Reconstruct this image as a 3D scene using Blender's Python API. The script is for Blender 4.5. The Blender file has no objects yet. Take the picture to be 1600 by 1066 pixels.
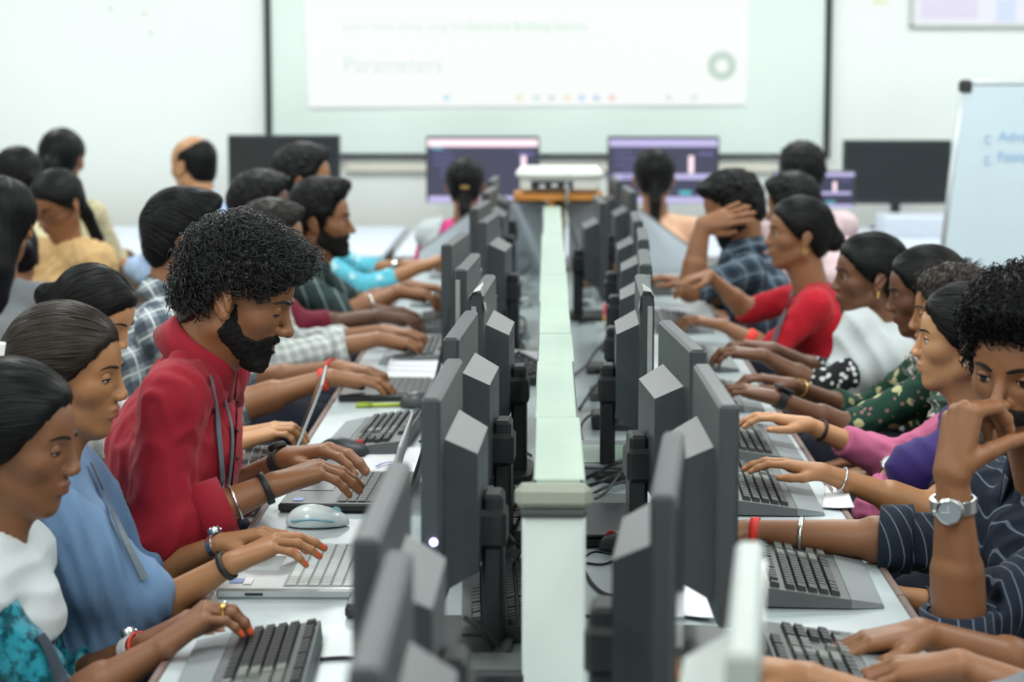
import bpy, math, random, time
import numpy as np
from mathutils import Matrix, Vector

T0 = time.time()
SC = bpy.context.scene
COL = SC.collection

# ------------------------------------------------------------------ camera, world, exposure
FPX = 3500.0
CAM = np.array((0.0, 0.0, 1.63))
YAW, PITCH = math.radians(0.933), math.radians(7.13)
cam_d = bpy.data.cameras.new('camera')
cam = bpy.data.objects.new('camera', cam_d)
COL.objects.link(cam)
cam.location = CAM
cam.rotation_euler = (math.radians(90) - PITCH, 0, YAW)
cam_d.sensor_width = 36.0
cam_d.lens = FPX / 1600.0 * 36.0
cam_d.clip_end = 60
cam_d.dof.use_dof = True
cam_d.dof.focus_distance = 4.15
cam_d.dof.aperture_fstop = 4.0
SC.camera = cam

world = bpy.data.worlds.new('world')
SC.world = world
world.use_nodes = True
world.node_tree.nodes['Background'].inputs[0].default_value = (0.9, 0.95, 1.0, 1)
world.node_tree.nodes['Background'].inputs[1].default_value = 0.25

SC.view_settings.view_transform = 'Standard'
SC.view_settings.look = 'None'
SC.view_settings.gamma = 1.0
SC.view_settings.exposure = 0.0
SC.view_settings.use_curve_mapping = False
try:
    SC.cycles.max_bounces = 5
    SC.cycles.diffuse_bounces = 3
    SC.cycles.use_adaptive_sampling = True
    SC.cycles.adaptive_threshold = 0.03
    SC.cycles.glossy_bounces = 3
    SC.cycles.sample_clamp_indirect = 4.0
    SC.cycles.use_denoising = True
except Exception:
    pass

_RC = np.array(cam.rotation_euler.to_matrix())


def ray(px, py):
    return _RC @ np.array(((px - 800.0) / FPX, -(py - 533.0) / FPX, -1.0))


def P(px, py, Y):
    """world point seen at a pixel, on the upright plane at distance Y down the room"""
    d = ray(px, py)
    return CAM + d * (Y / d[1])


def PZ(px, py, z):
    """world point seen at a pixel, on the level plane at height z"""
    d = ray(px, py)
    return CAM + d * ((z - CAM[2]) / d[2])


def proj(p):
    q = _RC.T @ (np.asarray(p, float) - CAM)
    return (800 + FPX * q[0] / -q[2], 533 - FPX * q[1] / -q[2])


# ------------------------------------------------------------------ materials
def lin(c):
    return c / 12.92 if c <= 0.04045 else ((c + 0.055) / 1.055) ** 2.4


def rgb(r, g, b):
    return (lin(r / 255.0), lin(g / 255.0), lin(b / 255.0), 1.0)


MATS = {}


class NT:
    """tiny node helper"""
    def __init__(self, name):
        self.m = bpy.data.materials.new(name)
        self.m.use_nodes = True
        self.nt = self.m.node_tree
        self.b = self.nt.nodes['Principled BSDF']
        MATS[name] = self.m

    def n(self, kind, **kw):
        nd = self.nt.nodes.new('ShaderNode' + kind)
        for k, v in kw.items():
            if k.startswith('i_'):
                key = k[2:]
                nd.inputs[int(key) if key.isdigit() else key.replace('_', ' ')].default_value = v
            else:
                setattr(nd, k, v)
        return nd

    def l(self, a, b):
        self.nt.links.new(a, b)

    def math(self, op, a, b=None):
        nd = self.n('Math', operation=op)
        for i, v in enumerate((a, b)):
            if v is None:
                continue
            if isinstance(v, (int, float)):
                nd.inputs[i].default_value = v
            else:
                self.l(v, nd.inputs[i])
        return nd.outputs[0]

    def mix(self, fac, a, b):
        nd = self.n('Mix', data_type='RGBA')
        if isinstance(fac, (int, float)):
            nd.inputs[0].default_value = fac
        else:
            self.l(fac, nd.inputs[0])
        for i, v in ((6, a), (7, b)):
            if isinstance(v, tuple):
                nd.inputs[i].default_value = v
            else:
                self.l(v, nd.inputs[i])
        return nd.outputs[2]

    def coord(self, out='Object'):
        return self.n('TexCoord').outputs[out]

    def noise(self, scale, detail=3.0, vec=None, rough=0.55):
        nd = self.n('TexNoise')
        nd.inputs['Scale'].default_value = scale
        nd.inputs['Detail'].default_value = detail
        nd.inputs['Roughness'].default_value = rough
        self.l(vec if vec is not None else self.coord(), nd.inputs['Vector'])
        return nd.outputs[0]

    def ramp(self, fac, stops):
        nd = self.n('ValToRGB')
        el = nd.color_ramp.elements
        while len(el) < len(stops):
            el.new(0.5)
        for e, (p, c) in zip(el, stops):
            e.position = p
            e.color = c
        self.l(fac, nd.inputs[0])
        return nd.outputs[0]

    def bump(self, h, strength=0.3, dist=0.002):
        nd = self.n('Bump')
        nd.inputs['Strength'].default_value = strength
        nd.inputs['Distance'].default_value = dist
        self.l(h, nd.inputs['Height'])
        self.l(nd.outputs[0], self.b.inputs['Normal'])

    def set(self, color=None, rough=None, metal=None, spec=None):
        if color is not None:
            if isinstance(color, tuple):
                self.b.inputs['Base Color'].default_value = color
            else:
                self.l(color, self.b.inputs['Base Color'])
        if rough is not None:
            self.b.inputs['Roughness'].default_value = rough
        if metal is not None:
            self.b.inputs['Metallic'].default_value = metal
        if spec is not None:
            self.b.inputs['Specular IOR Level'].default_value = spec
        return self


def scl(c, k):
    return (min(c[0] * k, 1), min(c[1] * k, 1), min(c[2] * k, 1), 1)


def plain(name, color, rough=0.5, metal=0.0, vary=0.06, scale=40.0, bump=0.0, spec=None):
    """a plain procedural material: colour with a faint noise, optional fine relief"""
    if name in MATS:
        return MATS[name]
    t = NT(name)
    nz = t.noise(scale, 3)
    c = t.mix(nz, scl(color, 1 - vary), scl(color, 1 + vary))
    t.set(c, rough, metal, spec)
    if bump:
        t.bump(nz, bump, 0.001)
    return t.m


def emit(name, color, strength):
    if name in MATS:
        return MATS[name]
    t = NT(name)
    t.set((0.02, 0.02, 0.02, 1), 0.4)
    t.b.inputs['Emission Color'].default_value = color
    t.b.inputs['Emission Strength'].default_value = strength
    return t.m


# ------------------------------------------------------------------ mesh helpers
def unit(v):
    v = np.asarray(v, float)
    n = np.linalg.norm(v)
    return v / n if n > 1e-12 else v


def mesh_np(name, V, F, mats=(), smooth=True, midx=None):
    """mesh from numpy verts and faces (list of equal-size faces array, or python list)"""
    me = bpy.data.meshes.new(name)
    V = np.asarray(V, np.float32)
    if isinstance(F, np.ndarray):
        k = F.shape[1]
        n = len(F)
        me.vertices.add(len(V))
        me.vertices.foreach_set('co', V.ravel())
        me.loops.add(n * k)
        me.loops.foreach_set('vertex_index', F.astype(np.int32).ravel())
        me.polygons.add(n)
        me.polygons.foreach_set('loop_start', np.arange(0, n * k, k, dtype=np.int32))
        me.polygons.foreach_set('loop_total', np.full(n, k, np.int32))
    else:
        me.from_pydata([tuple(map(float, v)) for v in V], [], [tuple(int(i) for i in f) for f in F])
    for m in mats:
        me.materials.append(m)
    if midx is not None:
        me.polygons.foreach_set('material_index', np.asarray(midx, np.int32))
    me.polygons.foreach_set('use_smooth', np.full(len(me.polygons), bool(smooth)))
    me.update(calc_edges=True)
    return me


def tag(o, label=None, cat=None, group=None, kind=None):
    if label:
        o['label'] = label
    if cat:
        o['category'] = cat
    if group:
        o['group'] = group
    if kind:
        o['kind'] = kind
    return o


def link(name, me, parent=None, loc=(0, 0, 0), rz=0.0):
    o = bpy.data.objects.new(name, me)
    COL.objects.link(o)
    o.location = loc
    o.rotation_euler = (0, 0, rz)
    if parent is not None:
        o.parent = parent
    return o


def empty(name, loc=(0, 0, 0), rz=0.0, label=None, cat=None, group=None, kind=None):
    o = link(name, None, None, loc, rz)
    o.empty_display_size = 0.05
    return tag(o, label, cat, group, kind)


class MB:
    """collects shapes into one mesh"""
    def __init__(self):
        self.v, self.f, self.m = [], [], []
        self.mi = 0

    def add(self, V, F):
        o = len(self.v)
        self.v += [tuple(map(float, p)) for p in V]
        for f in F:
            self.f.append(tuple(i + o for i in f))
            self.m.append(self.mi)
        return self

    def box(self, c, s, bev=0.0, R=None):
        """box centred at c of full size s, with chamfered upright/level edges when bev > 0"""
        hx, hy, hz = s[0] / 2, s[1] / 2, s[2] / 2
        b = min(bev, hx * 0.9, hy * 0.9, hz * 0.9)
        if b <= 0:
            V = [(x * hx, y * hy, z * hz) for x in (-1, 1) for y in (-1, 1) for z in (-1, 1)]
            F = [(0, 1, 3, 2), (4, 6, 7, 5), (0, 4, 5, 1), (2, 3, 7, 6), (0, 2, 6, 4), (1, 5, 7, 3)]
        else:
            V, idx = [], {}
            for x in (-1, 1):
                for y in (-1, 1):
                    for z in (-1, 1):
                        for ax in range(3):
                            p = [x * (hx - b), y * (hy - b), z * (hz - b)]
                            p[ax] = (x * hx, y * hy, z * hz)[ax]
                            idx[(x, y, z, ax)] = len(V)
                            V.append(tuple(p))
            F = []
            I = idx
            for s_ in (-1, 1):
                q = [(s_, -1, -1), (s_, 1, -1), (s_, 1, 1), (s_, -1, 1)]
                F.append([I[a + (0,)] for a in (q if s_ > 0 else q[::-1])])
                q = [(-1, s_, -1), (-1, s_, 1), (1, s_, 1), (1, s_, -1)]
                F.append([I[a + (1,)] for a in (q if s_ > 0 else q[::-1])])
                q = [(-1, -1, s_), (1, -1, s_), (1, 1, s_), (-1, 1, s_)]
                F.append([I[a + (2,)] for a in (q if s_ > 0 else q[::-1])])
            for a in (-1, 1):
                for c2 in (-1, 1):
                    F.append([I[(a, c2, -1, 0)], I[(a, c2, -1, 1)], I[(a, c2, 1, 1)], I[(a, c2, 1, 0)]][::(-1 if a * c2 > 0 else 1)][::-1])
                    F.append([I[(a, -1, c2, 0)], I[(a, -1, c2, 2)], I[(a, 1, c2, 2)], I[(a, 1, c2, 0)]][::(1 if a * c2 > 0 else -1)][::-1])
                    F.append([I[(-1, a, c2, 1)], I[(-1, a, c2, 2)], I[(1, a, c2, 2)], I[(1, a, c2, 1)]][::(-1 if a * c2 > 0 else 1)][::-1])
            for x in (-1, 1):
                for y in (-1, 1):
                    for z in (-1, 1):
                        t = [I[(x, y, z, 0)], I[(x, y, z, 1)], I[(x, y, z, 2)]]
                        F.append(t if x * y * z > 0 else t[::-1])
        V = np.array(V)
        if R is not None:
            V = V @ np.asarray(R).T
        return self.add(V + np.asarray(c), F)

    def hexa(self, V8):
        """eight corners: bottom four (ccw from above) then top four"""
        return self.add(V8, [(0, 3, 2, 1), (4, 5, 6, 7), (0, 1, 5, 4), (1, 2, 6, 5), (2, 3, 7, 6), (3, 0, 4, 7)])

    def prism(self, poly, h0, h1, axis=2):
        """polygon (2D) extruded along an axis; the 2D axes are the other two in order"""
        n = len(poly)
        oth = [a for a in range(3) if a != axis]
        V = []
        for h in (h0, h1):
            for p in poly:
                q = [0, 0, 0]
                q[oth[0]], q[oth[1]], q[axis] = p[0], p[1], h
                V.append(q)
        F = [tuple(range(n))[::-1], tuple(range(n, 2 * n))]
        for i in range(n):
            j = (i + 1) % n
            F.append((i, j, n + j, n + i))
        if axis == 1:
            F = [f[::-1] for f in F]
        return self.add(V, F)

    def tube(self, pts, r, seg=8, cap=True, flat=None):
        """swept tube along points; r scalar or list"""
        pts = np.asarray(pts, float)
        n = len(pts)
        rr = np.full(n, r, float) if np.isscalar(r) else np.asarray(r, float)
        T = np.gradient(pts, axis=0)
        T /= np.maximum(np.linalg.norm(T, axis=1, keepdims=True), 1e-9)
        up = np.array((0, 0, 1.0)) if abs(T[0][2]) < 0.9 else np.array((1.0, 0, 0))
        V = []
        a = np.linspace(0, 2 * math.pi, seg, endpoint=False)
        u = unit(np.cross(up, T[0]))
        for i in range(n):
            u = unit(u - T[i] * np.dot(u, T[i]))
            w = np.cross(T[i], u)
            fl = 1.0 if flat is None else flat
            for t in a:
                V.append(pts[i] + rr[i] * (math.cos(t) * u + math.sin(t) * fl * w))
        F = []
        for i in range(n - 1):
            for j in range(seg):
                k = (j + 1) % seg
                F.append((i * seg + j, i * seg + k, (i + 1) * seg + k, (i + 1) * seg + j))
        if cap:
            F.append(tuple(range(seg))[::-1])
            F.append(tuple(range((n - 1) * seg, n * seg)))
        return self.add(V, F)

    def lathe(self, prof, seg=20, c=(0, 0, 0), R=None):
        """profile [(r, z)] spun about z"""
        V = []
        for r, z in prof:
            for j in range(seg):
                t = 2 * math.pi * j / seg
                V.append((r * math.cos(t), r * math.sin(t), z))
        F = []
        n = len(prof)
        for i in range(n - 1):
            for j in range(seg):
                k = (j + 1) % seg
                F.append((i * seg + j, i * seg + k, (i + 1) * seg + k, (i + 1) * seg + j))
        if prof[0][0] > 1e-5:
            F.append(tuple(range(seg))[::-1])
        if prof[-1][0] > 1e-5:
            F.append(tuple(range((n - 1) * seg, n * seg)))
        V = np.array(V)
        if R is not None:
            V = V @ np.asarray(R).T
        return self.add(V + np.asarray(c), F)

    def mesh(self, name, mats, smooth=False):
        if not isinstance(mats, (list, tuple)):
            mats = [mats]
        return mesh_np(name, self.v, self.f, mats, smooth, self.m)

    def obj(self, name, mats, parent=None, smooth=False, loc=(0, 0, 0), rz=0.0):
        return link(name, self.mesh(name, mats, smooth), parent, loc, rz)


def auto_smooth(o, ang=35):
    """shade smooth but keep edges sharper than the angle"""
    me = o.data
    me.polygons.foreach_set('use_smooth', np.ones(len(me.polygons), bool))
    try:
        me.set_sharp_from_angle(angle=math.radians(ang))
    except Exception:
        pass
    return o


def copy_tree(o, parent=None):
    c = o.copy()
    COL.objects.link(c)
    c.parent = parent
    for ch in o.children:
        copy_tree(ch, c)
    return c


def spline(pts, n=24):
    """Catmull-Rom through points"""
    p = np.asarray(pts, float)
    p = np.vstack([2 * p[0] - p[1], p, 2 * p[-1] - p[-2]])
    out = []
    m = len(p) - 3
    for t in np.linspace(0, m - 1e-6, n):
        i = int(t)
        u = t - i
        a, b, c, d = p[i:i + 4]
        out.append(0.5 * ((2 * b) + (c - a) * u + (2 * a - 5 * b + 4 * c - d) * u * u + (3 * b - a - 3 * c + d) * u ** 3))
    return np.array(out)


def Rz(a):
    c, s = math.cos(a), math.sin(a)
    return np.array(((c, -s, 0), (s, c, 0), (0, 0, 1.0)))


def Ry(a):
    c, s = math.cos(a), math.sin(a)
    return np.array(((c, 0, s), (0, 1, 0), (-s, 0, c)))


def Rx(a):
    c, s = math.cos(a), math.sin(a)
    return np.array(((1, 0, 0), (0, c, -s), (0, s, c)))


def rad(d):
    return math.radians(d)


# ------------------------------------------------------------------ implicit surfaces
class SDF:
    """a list of blended shapes, evaluated on a grid or at points"""
    def __init__(self):
        self.p = []

    def _add(self, fn, lo, hi, k, op):
        self.p.append((fn, np.asarray(lo, float), np.asarray(hi, float), k, op))
        return self

    def cone(self, a, b, ra, rb, k=0.02, op='u', flat=None, axis=None):
        """tapered capsule; 'flat' squashes it along 'axis'"""
        a, b = np.asarray(a, float), np.asarray(b, float)
        ba = b - a
        L2 = max(float(ba @ ba), 1e-12)
        rm = max(ra, rb)
        if axis is not None:
            n = unit(np.asarray(axis, float))
            n = unit(n - ba * (n @ ba) / L2) if L2 > 1e-9 else n
        def fn(X, Y, Z):
            x, y, z = X - a[0], Y - a[1], Z - a[2]
            t = np.clip((x * ba[0] + y * ba[1] + z * ba[2]) / L2, 0, 1)
            x, y, z = x - t * ba[0], y - t * ba[1], z - t * ba[2]
            if axis is not None:
                q = (x * n[0] + y * n[1] + z * n[2]) * (1.0 / flat - 1.0)
                x, y, z = x + q * n[0], y + q * n[1], z + q * n[2]
            return np.sqrt(x * x + y * y + z * z) - (ra + (rb - ra) * t)
        rx = rm * max(1.0, flat or 1.0)
        return self._add(fn, np.minimum(a, b) - rx, np.maximum(a, b) + rx, k, op)

    def ell(self, c, r, R=None, k=0.02, op='u'):
        c, r = np.asarray(c, float), np.asarray(r, float)
        R = np.eye(3) if R is None else np.asarray(R, float)
        ext = np.sqrt(((R * r) ** 2).sum(1))
        def fn(X, Y, Z):
            x, y, z = X - c[0], Y - c[1], Z - c[2]
            u = (x * R[0, 0] + y * R[1, 0] + z * R[2, 0]) / r[0]
            v = (x * R[0, 1] + y * R[1, 1] + z * R[2, 1]) / r[1]
            w = (x * R[0, 2] + y * R[1, 2] + z * R[2, 2]) / r[2]
            k0 = np.sqrt(u * u + v * v + w * w)
            k1 = np.sqrt((u / r[0]) ** 2 + (v / r[1]) ** 2 + (w / r[2]) ** 2)
            return k0 * (k0 - 1.0) / np.maximum(k1, 1e-6)
        return self._add(fn, c - ext, c + ext, k, op)

    def fun(self, fn, lo, hi, k=0.01, op='i'):
        return self._add(fn, lo, hi, k, op)

    def plane(self, p, n, k=0.004):
        """keep the side the normal points away from"""
        p, n = np.asarray(p, float), unit(n)
        return self._add(lambda X, Y, Z: (X - p[0]) * n[0] + (Y - p[1]) * n[1] + (Z - p[2]) * n[2], (-99, -99, -99), (99, 99, 99), k, 'i')

    @staticmethod
    def _comb(F, d, k, op):
        if op == 'u':
            h = np.clip(0.5 + 0.5 * (F - d) / k, 0, 1)
            return F + (d - F) * h - k * h * (1 - h)
        if op == 's':
            d = -d
        h = np.clip(0.5 - 0.5 * (F - d) / k, 0, 1)
        return F + (d - F) * h + k * h * (1 - h)

    def eval(self, Q):
        X, Y, Z = Q[:, 0], Q[:, 1], Q[:, 2]
        F = np.full(len(Q), 1.0)
        for fn, lo, hi, k, op in self.p:
            F = self._comb(F, fn(X, Y, Z), k, op)
        return F

    def grad(self, Q, e=0.002):
        g = np.empty_like(Q)
        for i in range(3):
            d = np.zeros(3)
            d[i] = e
            g[:, i] = self.eval(Q + d) - self.eval(Q - d)
        return g / np.maximum(np.linalg.norm(g, axis=1, keepdims=True), 1e-9)

    def mesh(self, h, lo=None, hi=None, lap=0):
        us = [q for q in self.p if q[4] == 'u']
        if lo is None:
            lo = np.min([q[1] for q in us], axis=0) - 2 * h - 0.004
            hi = np.max([q[2] for q in us], axis=0) + 2 * h + 0.004
        lo, hi = np.asarray(lo, float), np.asarray(hi, float)
        n = np.ceil((hi - lo) / h).astype(int) + 1
        ax = [(lo[i] + h * np.arange(n[i])).astype(np.float32) for i in range(3)]
        F = np.full(n, 1.0, np.float32)
        for fn, plo, phi, k, op in self.p:
            m = k + 3 * h
            i0 = np.clip(np.floor((plo - m - lo) / h).astype(int), 0, n)
            i1 = np.clip(np.ceil((phi + m - lo) / h).astype(int) + 1, 0, n)
            if np.any(i1 <= i0):
                continue
            sl = tuple(slice(a, b) for a, b in zip(i0, i1))
            d = fn(ax[0][sl[0]][:, None, None], ax[1][sl[1]][None, :, None], ax[2][sl[2]][None, None, :])
            F[sl] = self._comb(F[sl], d, k, op)
        F[0], F[-1], F[:, 0], F[:, -1], F[:, :, 0], F[:, :, -1] = 1, 1, 1, 1, 1, 1
        return surfnets(F, lo, h, lap)


_C = np.array([(x, y, z) for x in (0, 1) for y in (0, 1) for z in (0, 1)])
_E = [(a, b) for a in range(8) for b in range(a + 1, 8) if np.abs(_C[a] - _C[b]).sum() == 1]


def surfnets(F, org, h, lap=0):
    S = F < 0
    c = np.zeros(np.array(F.shape) - 1, np.int8)
    nx, ny, nz = F.shape
    for o in _C:
        c += S[o[0]:nx - 1 + o[0], o[1]:ny - 1 + o[1], o[2]:nz - 1 + o[2]]
    act = (c > 0) & (c < 8)
    ids = np.argwhere(act)
    n = len(ids)
    idx = np.full(c.shape, -1, np.int32)
    idx[act] = np.arange(n)
    fc = [F[ids[:, 0] + o[0], ids[:, 1] + o[1], ids[:, 2] + o[2]] for o in _C]
    acc = np.zeros((n, 3))
    cnt = np.zeros(n)
    for a, b in _E:
        fa, fb = fc[a], fc[b]
        m = (fa < 0) != (fb < 0)
        t = np.where(m, fa / np.where(m, fa - fb, 1), 0)
        acc += np.where(m[:, None], _C[a] + t[:, None] * (_C[b] - _C[a]), 0)
        cnt += m
    V = org + h * (ids + acc / cnt[:, None])
    Q = []
    for ax in range(3):
        A = [slice(0, -1) if i == ax else slice(1, -1) for i in range(3)]
        B = [slice(1, None) if i == ax else slice(1, -1) for i in range(3)]
        sa, sb = S[tuple(A)], S[tuple(B)]
        e = np.argwhere(sa != sb)
        if not len(e):
            continue
        ins = sa[e[:, 0], e[:, 1], e[:, 2]]
        o1, o2 = [i for i in range(3) if i != ax]
        base = e.copy()
        base[:, o1] += 1
        base[:, o2] += 1
        def cell(d1, d2):
            q = base.copy()
            q[:, o1] -= d1
            q[:, o2] -= d2
            return idx[q[:, 0], q[:, 1], q[:, 2]]
        q = np.stack([cell(1, 1), cell(0, 1), cell(0, 0), cell(1, 0)], 1)
        flip = ins if ax != 1 else ~ins
        q[~flip] = q[~flip][:, ::-1]
        Q.append(q)
    Q = np.vstack(Q) if Q else np.zeros((0, 4), int)
    Q = Q[(Q >= 0).all(1)]
    for _ in range(lap):
        acc = np.zeros_like(V)
        cn = np.zeros(len(V))
        for i in range(4):
            j = (i + 1) % 4
            np.add.at(acc, Q[:, i], V[Q[:, j]])
            np.add.at(acc, Q[:, j], V[Q[:, i]])
            np.add.at(cn, Q[:, i], 1)
            np.add.at(cn, Q[:, j], 1)
        V = 0.5 * V + 0.5 * acc / np.maximum(cn, 1)[:, None]
    return V, Q


def vnormals(V, Q):
    a, b, c, d = (V[Q[:, i]] for i in range(4))
    fn = np.cross(c - a, d - b)
    N = np.zeros_like(V)
    for i in range(4):
        np.add.at(N, Q[:, i], fn)
    return N / np.maximum(np.linalg.norm(N, axis=1, keepdims=True), 1e-12)


def wavy(Pn, rng, n=6, fmin=20, fmax=60, dirs=None):
    """cheap smooth noise: a sum of sines in random directions, about -1..1"""
    out = np.zeros(len(Pn))
    for i in range(n):
        d = unit(rng.normal(size=3)) if dirs is None else unit(np.asarray(dirs[i % len(dirs)]) + 0.25 * rng.normal(size=3))
        f = rng.uniform(fmin, fmax)
        out += np.sin(Pn @ d * f + rng.uniform(0, 6.28))
    return out / math.sqrt(n) * 0.8
# ------------------------------------------------------------------ room shell
X0, X1, YB, YF, ZC = -4.6, 4.6, 12.2, -2.2, 3.05


def wall_mat(name, c, stain=0.04):
    t = NT(name)
    n1 = t.noise(1.3, 5)
    n2 = t.noise(90, 3)
    col = t.mix(n1, scl(c, 1 - stain), scl(c, 1 + stain * 0.4))
    t.set(col, 0.75, 0, 0.2)
    t.bump(n2, 0.08, 0.002)
    return t.m


WALL = wall_mat('wall_paint', rgb(232, 236, 233))
CEIL = wall_mat('ceiling_paint', rgb(238, 240, 238))


def slab(name, c, s, m, kind='structure', parent=None):
    o = MB().box(c, s).obj(name, m, parent)
    o['kind'] = kind
    return o


slab('wall_back', (0, YB + 0.1, ZC / 2), (X1 - X0 + 0.4, 0.2, ZC), WALL)
slab('wall_left', (X0 - 0.1, (YB + YF) / 2, ZC / 2), (0.2, YB - YF, ZC), WALL)
slab('wall_right', (X1 + 0.1, (YB + YF) / 2, ZC / 2), (0.2, YB - YF, ZC), WALL)
slab('wall_front', (0, YF - 0.1, ZC / 2), (X1 - X0 + 0.4, 0.2, ZC), WALL)
slab('ceiling', (0, (YB + YF) / 2, ZC + 0.1), (X1 - X0 + 0.4, YB - YF + 0.4, 0.2), CEIL)


def floor_mat():
    t = NT('floor_terrazzo')
    v = t.n('TexVoronoi')
    v.inputs['Scale'].default_value = 60
    t.l(t.coord(), v.inputs['Vector'])
    n = t.noise(2, 4)
    c = t.mix(t.math('LESS_THAN', v.outputs['Distance'], 0.28), rgb(150, 148, 140), rgb(105, 100, 94))
    c = t.mix(t.math('MULTIPLY', n, 0.4), c, rgb(120, 112, 100))
    t.set(c, 0.35)
    return t.m


FLOOR = floor_mat()
slab('floor', (0, (YB + YF) / 2, -0.05), (X1 - X0, YB - YF, 0.1), FLOOR)
slab('baseboard_back', (0, YB - 0.006, 0.05), (X1 - X0, 0.012, 0.1), plain('skirting', rgb(120, 104, 88), 0.5))

# ceiling tube lights: the lamps of the room
TUBE = emit('tube_glow', (0.93, 1.0, 0.97, 1), 6.0)
HOUS = plain('lamp_housing', rgb(225, 226, 224), 0.4)
LAMP_W = 28.5
ORD = ['nearest the camera', 'second from the camera', 'third from the camera', 'fourth from the camera', 'farthest from the camera']
for ix, x in enumerate((-2.9, -1.0, 1.0, 2.9)):
    for iy, y in enumerate((-0.6, 2.2, 5.0, 7.8, 10.6)):
        e = empty('ceiling_lamp', (x, y, ZC), 0, 'white ceiling tube lamp in the %s row, %s' % (('left wall', 'left aisle', 'right aisle', 'right wall')[ix], ORD[iy]), 'ceiling lamp', 'ceiling tube lamps')
        MB().box((0, 0, -0.03), (0.2, 1.25, 0.06), 0.01).obj('housing', HOUS, e)
        for sx in (-0.05, 0.05):
            MB().tube([(sx, -0.6, -0.075), (sx, 0.6, -0.075)], 0.013, 8).obj('tube', TUBE, e, True)
        ld = bpy.data.lights.new('tube_light', 'AREA')
        ld.shape = 'RECTANGLE'
        ld.size, ld.size_y = 0.25, 1.2
        ld.energy = LAMP_W
        ld.color = (0.96, 1.0, 0.975)
        lo = bpy.data.objects.new('tube_light', ld)
        COL.objects.link(lo)
        lo.location = (x, y, ZC - 0.11)

# ------------------------------------------------------------------ projection screen on the back wall
yw = YB - 0.03
SCR = plain('screen_cloth', rgb(214, 226, 220), 0.8, vary=0.03, scale=3)
FRAME = plain('screen_frame', rgb(32, 38, 42), 0.5)


def wp(px, py, y=None):
    return P(px, py, yw if y is None else y)


a, b = wp(421, 243), wp(1291, 243)
xl, xr, zb, zt = a[0], b[0], a[2], 2.95
scr = empty('projection_screen', ((xl + xr) / 2, YB, zb), 0, 'wide white projection screen with black borders on the back wall', 'projection screen')
so = np.array(scr.location)
q = MB()
nxs, nzs = 48, 30
V, F = [], []
for i in range(nxs + 1):
    for j in range(nzs + 1):
        u, v = i / nxs, j / nzs
        wv = 0.004 * math.sin(9 * u + 5 * v) * (1 - v) ** 2 + 0.006 * math.sin(22 * (u - v * 0.7)) * max(0, 0.4 - v)
        V.append((xl + (xr - xl) * u, yw + wv, zb + (zt - zb) * v))
for i in range(nxs):
    for j in range(nzs):
        k = i * (nzs + 1) + j
        F.append((k, k + nzs + 1, k + nzs + 2, k + 1))
q.add(np.array(V) - so, F)
q.obj('cloth', SCR, scr, True)
for nm, c, s in (('border', ((xl), yw - 0.006, (zb + zt) / 2), (0.034, 0.014, zt - zb)), ('border', (xr, yw - 0.006, (zb + zt) / 2), (0.034, 0.014, zt - zb)), ('bottom_bar', ((xl + xr) / 2, yw - 0.006, zb), (xr - xl + 0.034, 0.02, 0.022))):
    MB().box(np.array(c) - so, s, 0.003).obj(nm, FRAME, scr)
# the projected page (light from the projector)
c0, c1 = wp(472, 0, yw - 0.012), wp(1170, 164, yw - 0.012)
c0b = wp(482, 168, yw - 0.012)
c1b = wp(1166, 164, yw - 0.012)
PAGE = emit('projected_page', (0.97, 1.0, 0.985, 1), 0.93)
top = 2.9
V = [c0b - so, c1b - so, (c1[0] + 0.01 - so[0], c1[1] - so[1], top - so[2]), (c0[0] - 0.03 - so[0], c0[1] - so[1], top - so[2])]
page = MB().add(V, [(0, 1, 2, 3)]).obj('projected_page', PAGE, scr)


def text(body, px, py, hpx, y, m, parent, off, name='lettering', align='LEFT', wscale=1.0):
    cu = bpy.data.curves.new(name, 'FONT')
    cu.body = body
    p = P(px, py, y)
    cu.size = hpx * 1.0 / FPX * y
    cu.align_x = align
    cu.materials.append(m)
    tmp = bpy.data.objects.new(name, cu)
    COL.objects.link(tmp)
    me = bpy.data.meshes.new_from_object(tmp)
    bpy.data.objects.remove(tmp)
    bpy.data.curves.remove(cu)
    o = link(name, me)
    o.parent = parent
    o.location = p - off
    o.rotation_euler = (rad(90), 0, 0)
    o.scale = (wscale, 1, 1)
    return o


yt = yw - 0.014
T_GREEN = emit('projected_green', rgb(198, 240, 218), 0.95)
T_GREY = emit('projected_grey', rgb(222, 240, 231), 0.95)
T_MARK = emit('projected_mark', rgb(178, 208, 192), 0.9)
text('Learn more about using the', 536, 47, 18, yt, T_GREY, scr, so, wscale=0.93)
text('Generate Building feature', 728, 47, 18, yt, T_GREEN, scr, so, wscale=1.0)
text('Parameters', 536, 113, 34, yt, T_GREY, scr, so)
for px_, c_ in ((698, (200, 232, 245)), (811, (238, 236, 205)), (838, (215, 235, 228)), (862, (222, 226, 226)), (886, (245, 236, 205)), (909, (198, 224, 245)), (932, (196, 216, 240)), (956, (245, 212, 200)), (1045, (226, 238, 232)), (1085, (226, 238, 232))):
    p = P(px_, 153, yt) - so
    MB().box(p, (0.034, 0.002, 0.03), 0).obj('projected_icon', emit('icon_%d' % px_, rgb(*c_), 0.95), scr)
p = P(1128, 103, yt) - so
mk = MB()
for k in range(14):
    a0, a1 = k * 6.283 / 14, k * 6.283 / 14 + 0.33
    mk.add([p + np.array((r * math.cos(t), 0, r * math.sin(t))) for r, t in ((0.035, a0), (0.078, a0), (0.078, a1), (0.035, a1))], [(0, 1, 2, 3)])
mk.obj('projected_emblem', T_MARK, scr)

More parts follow.
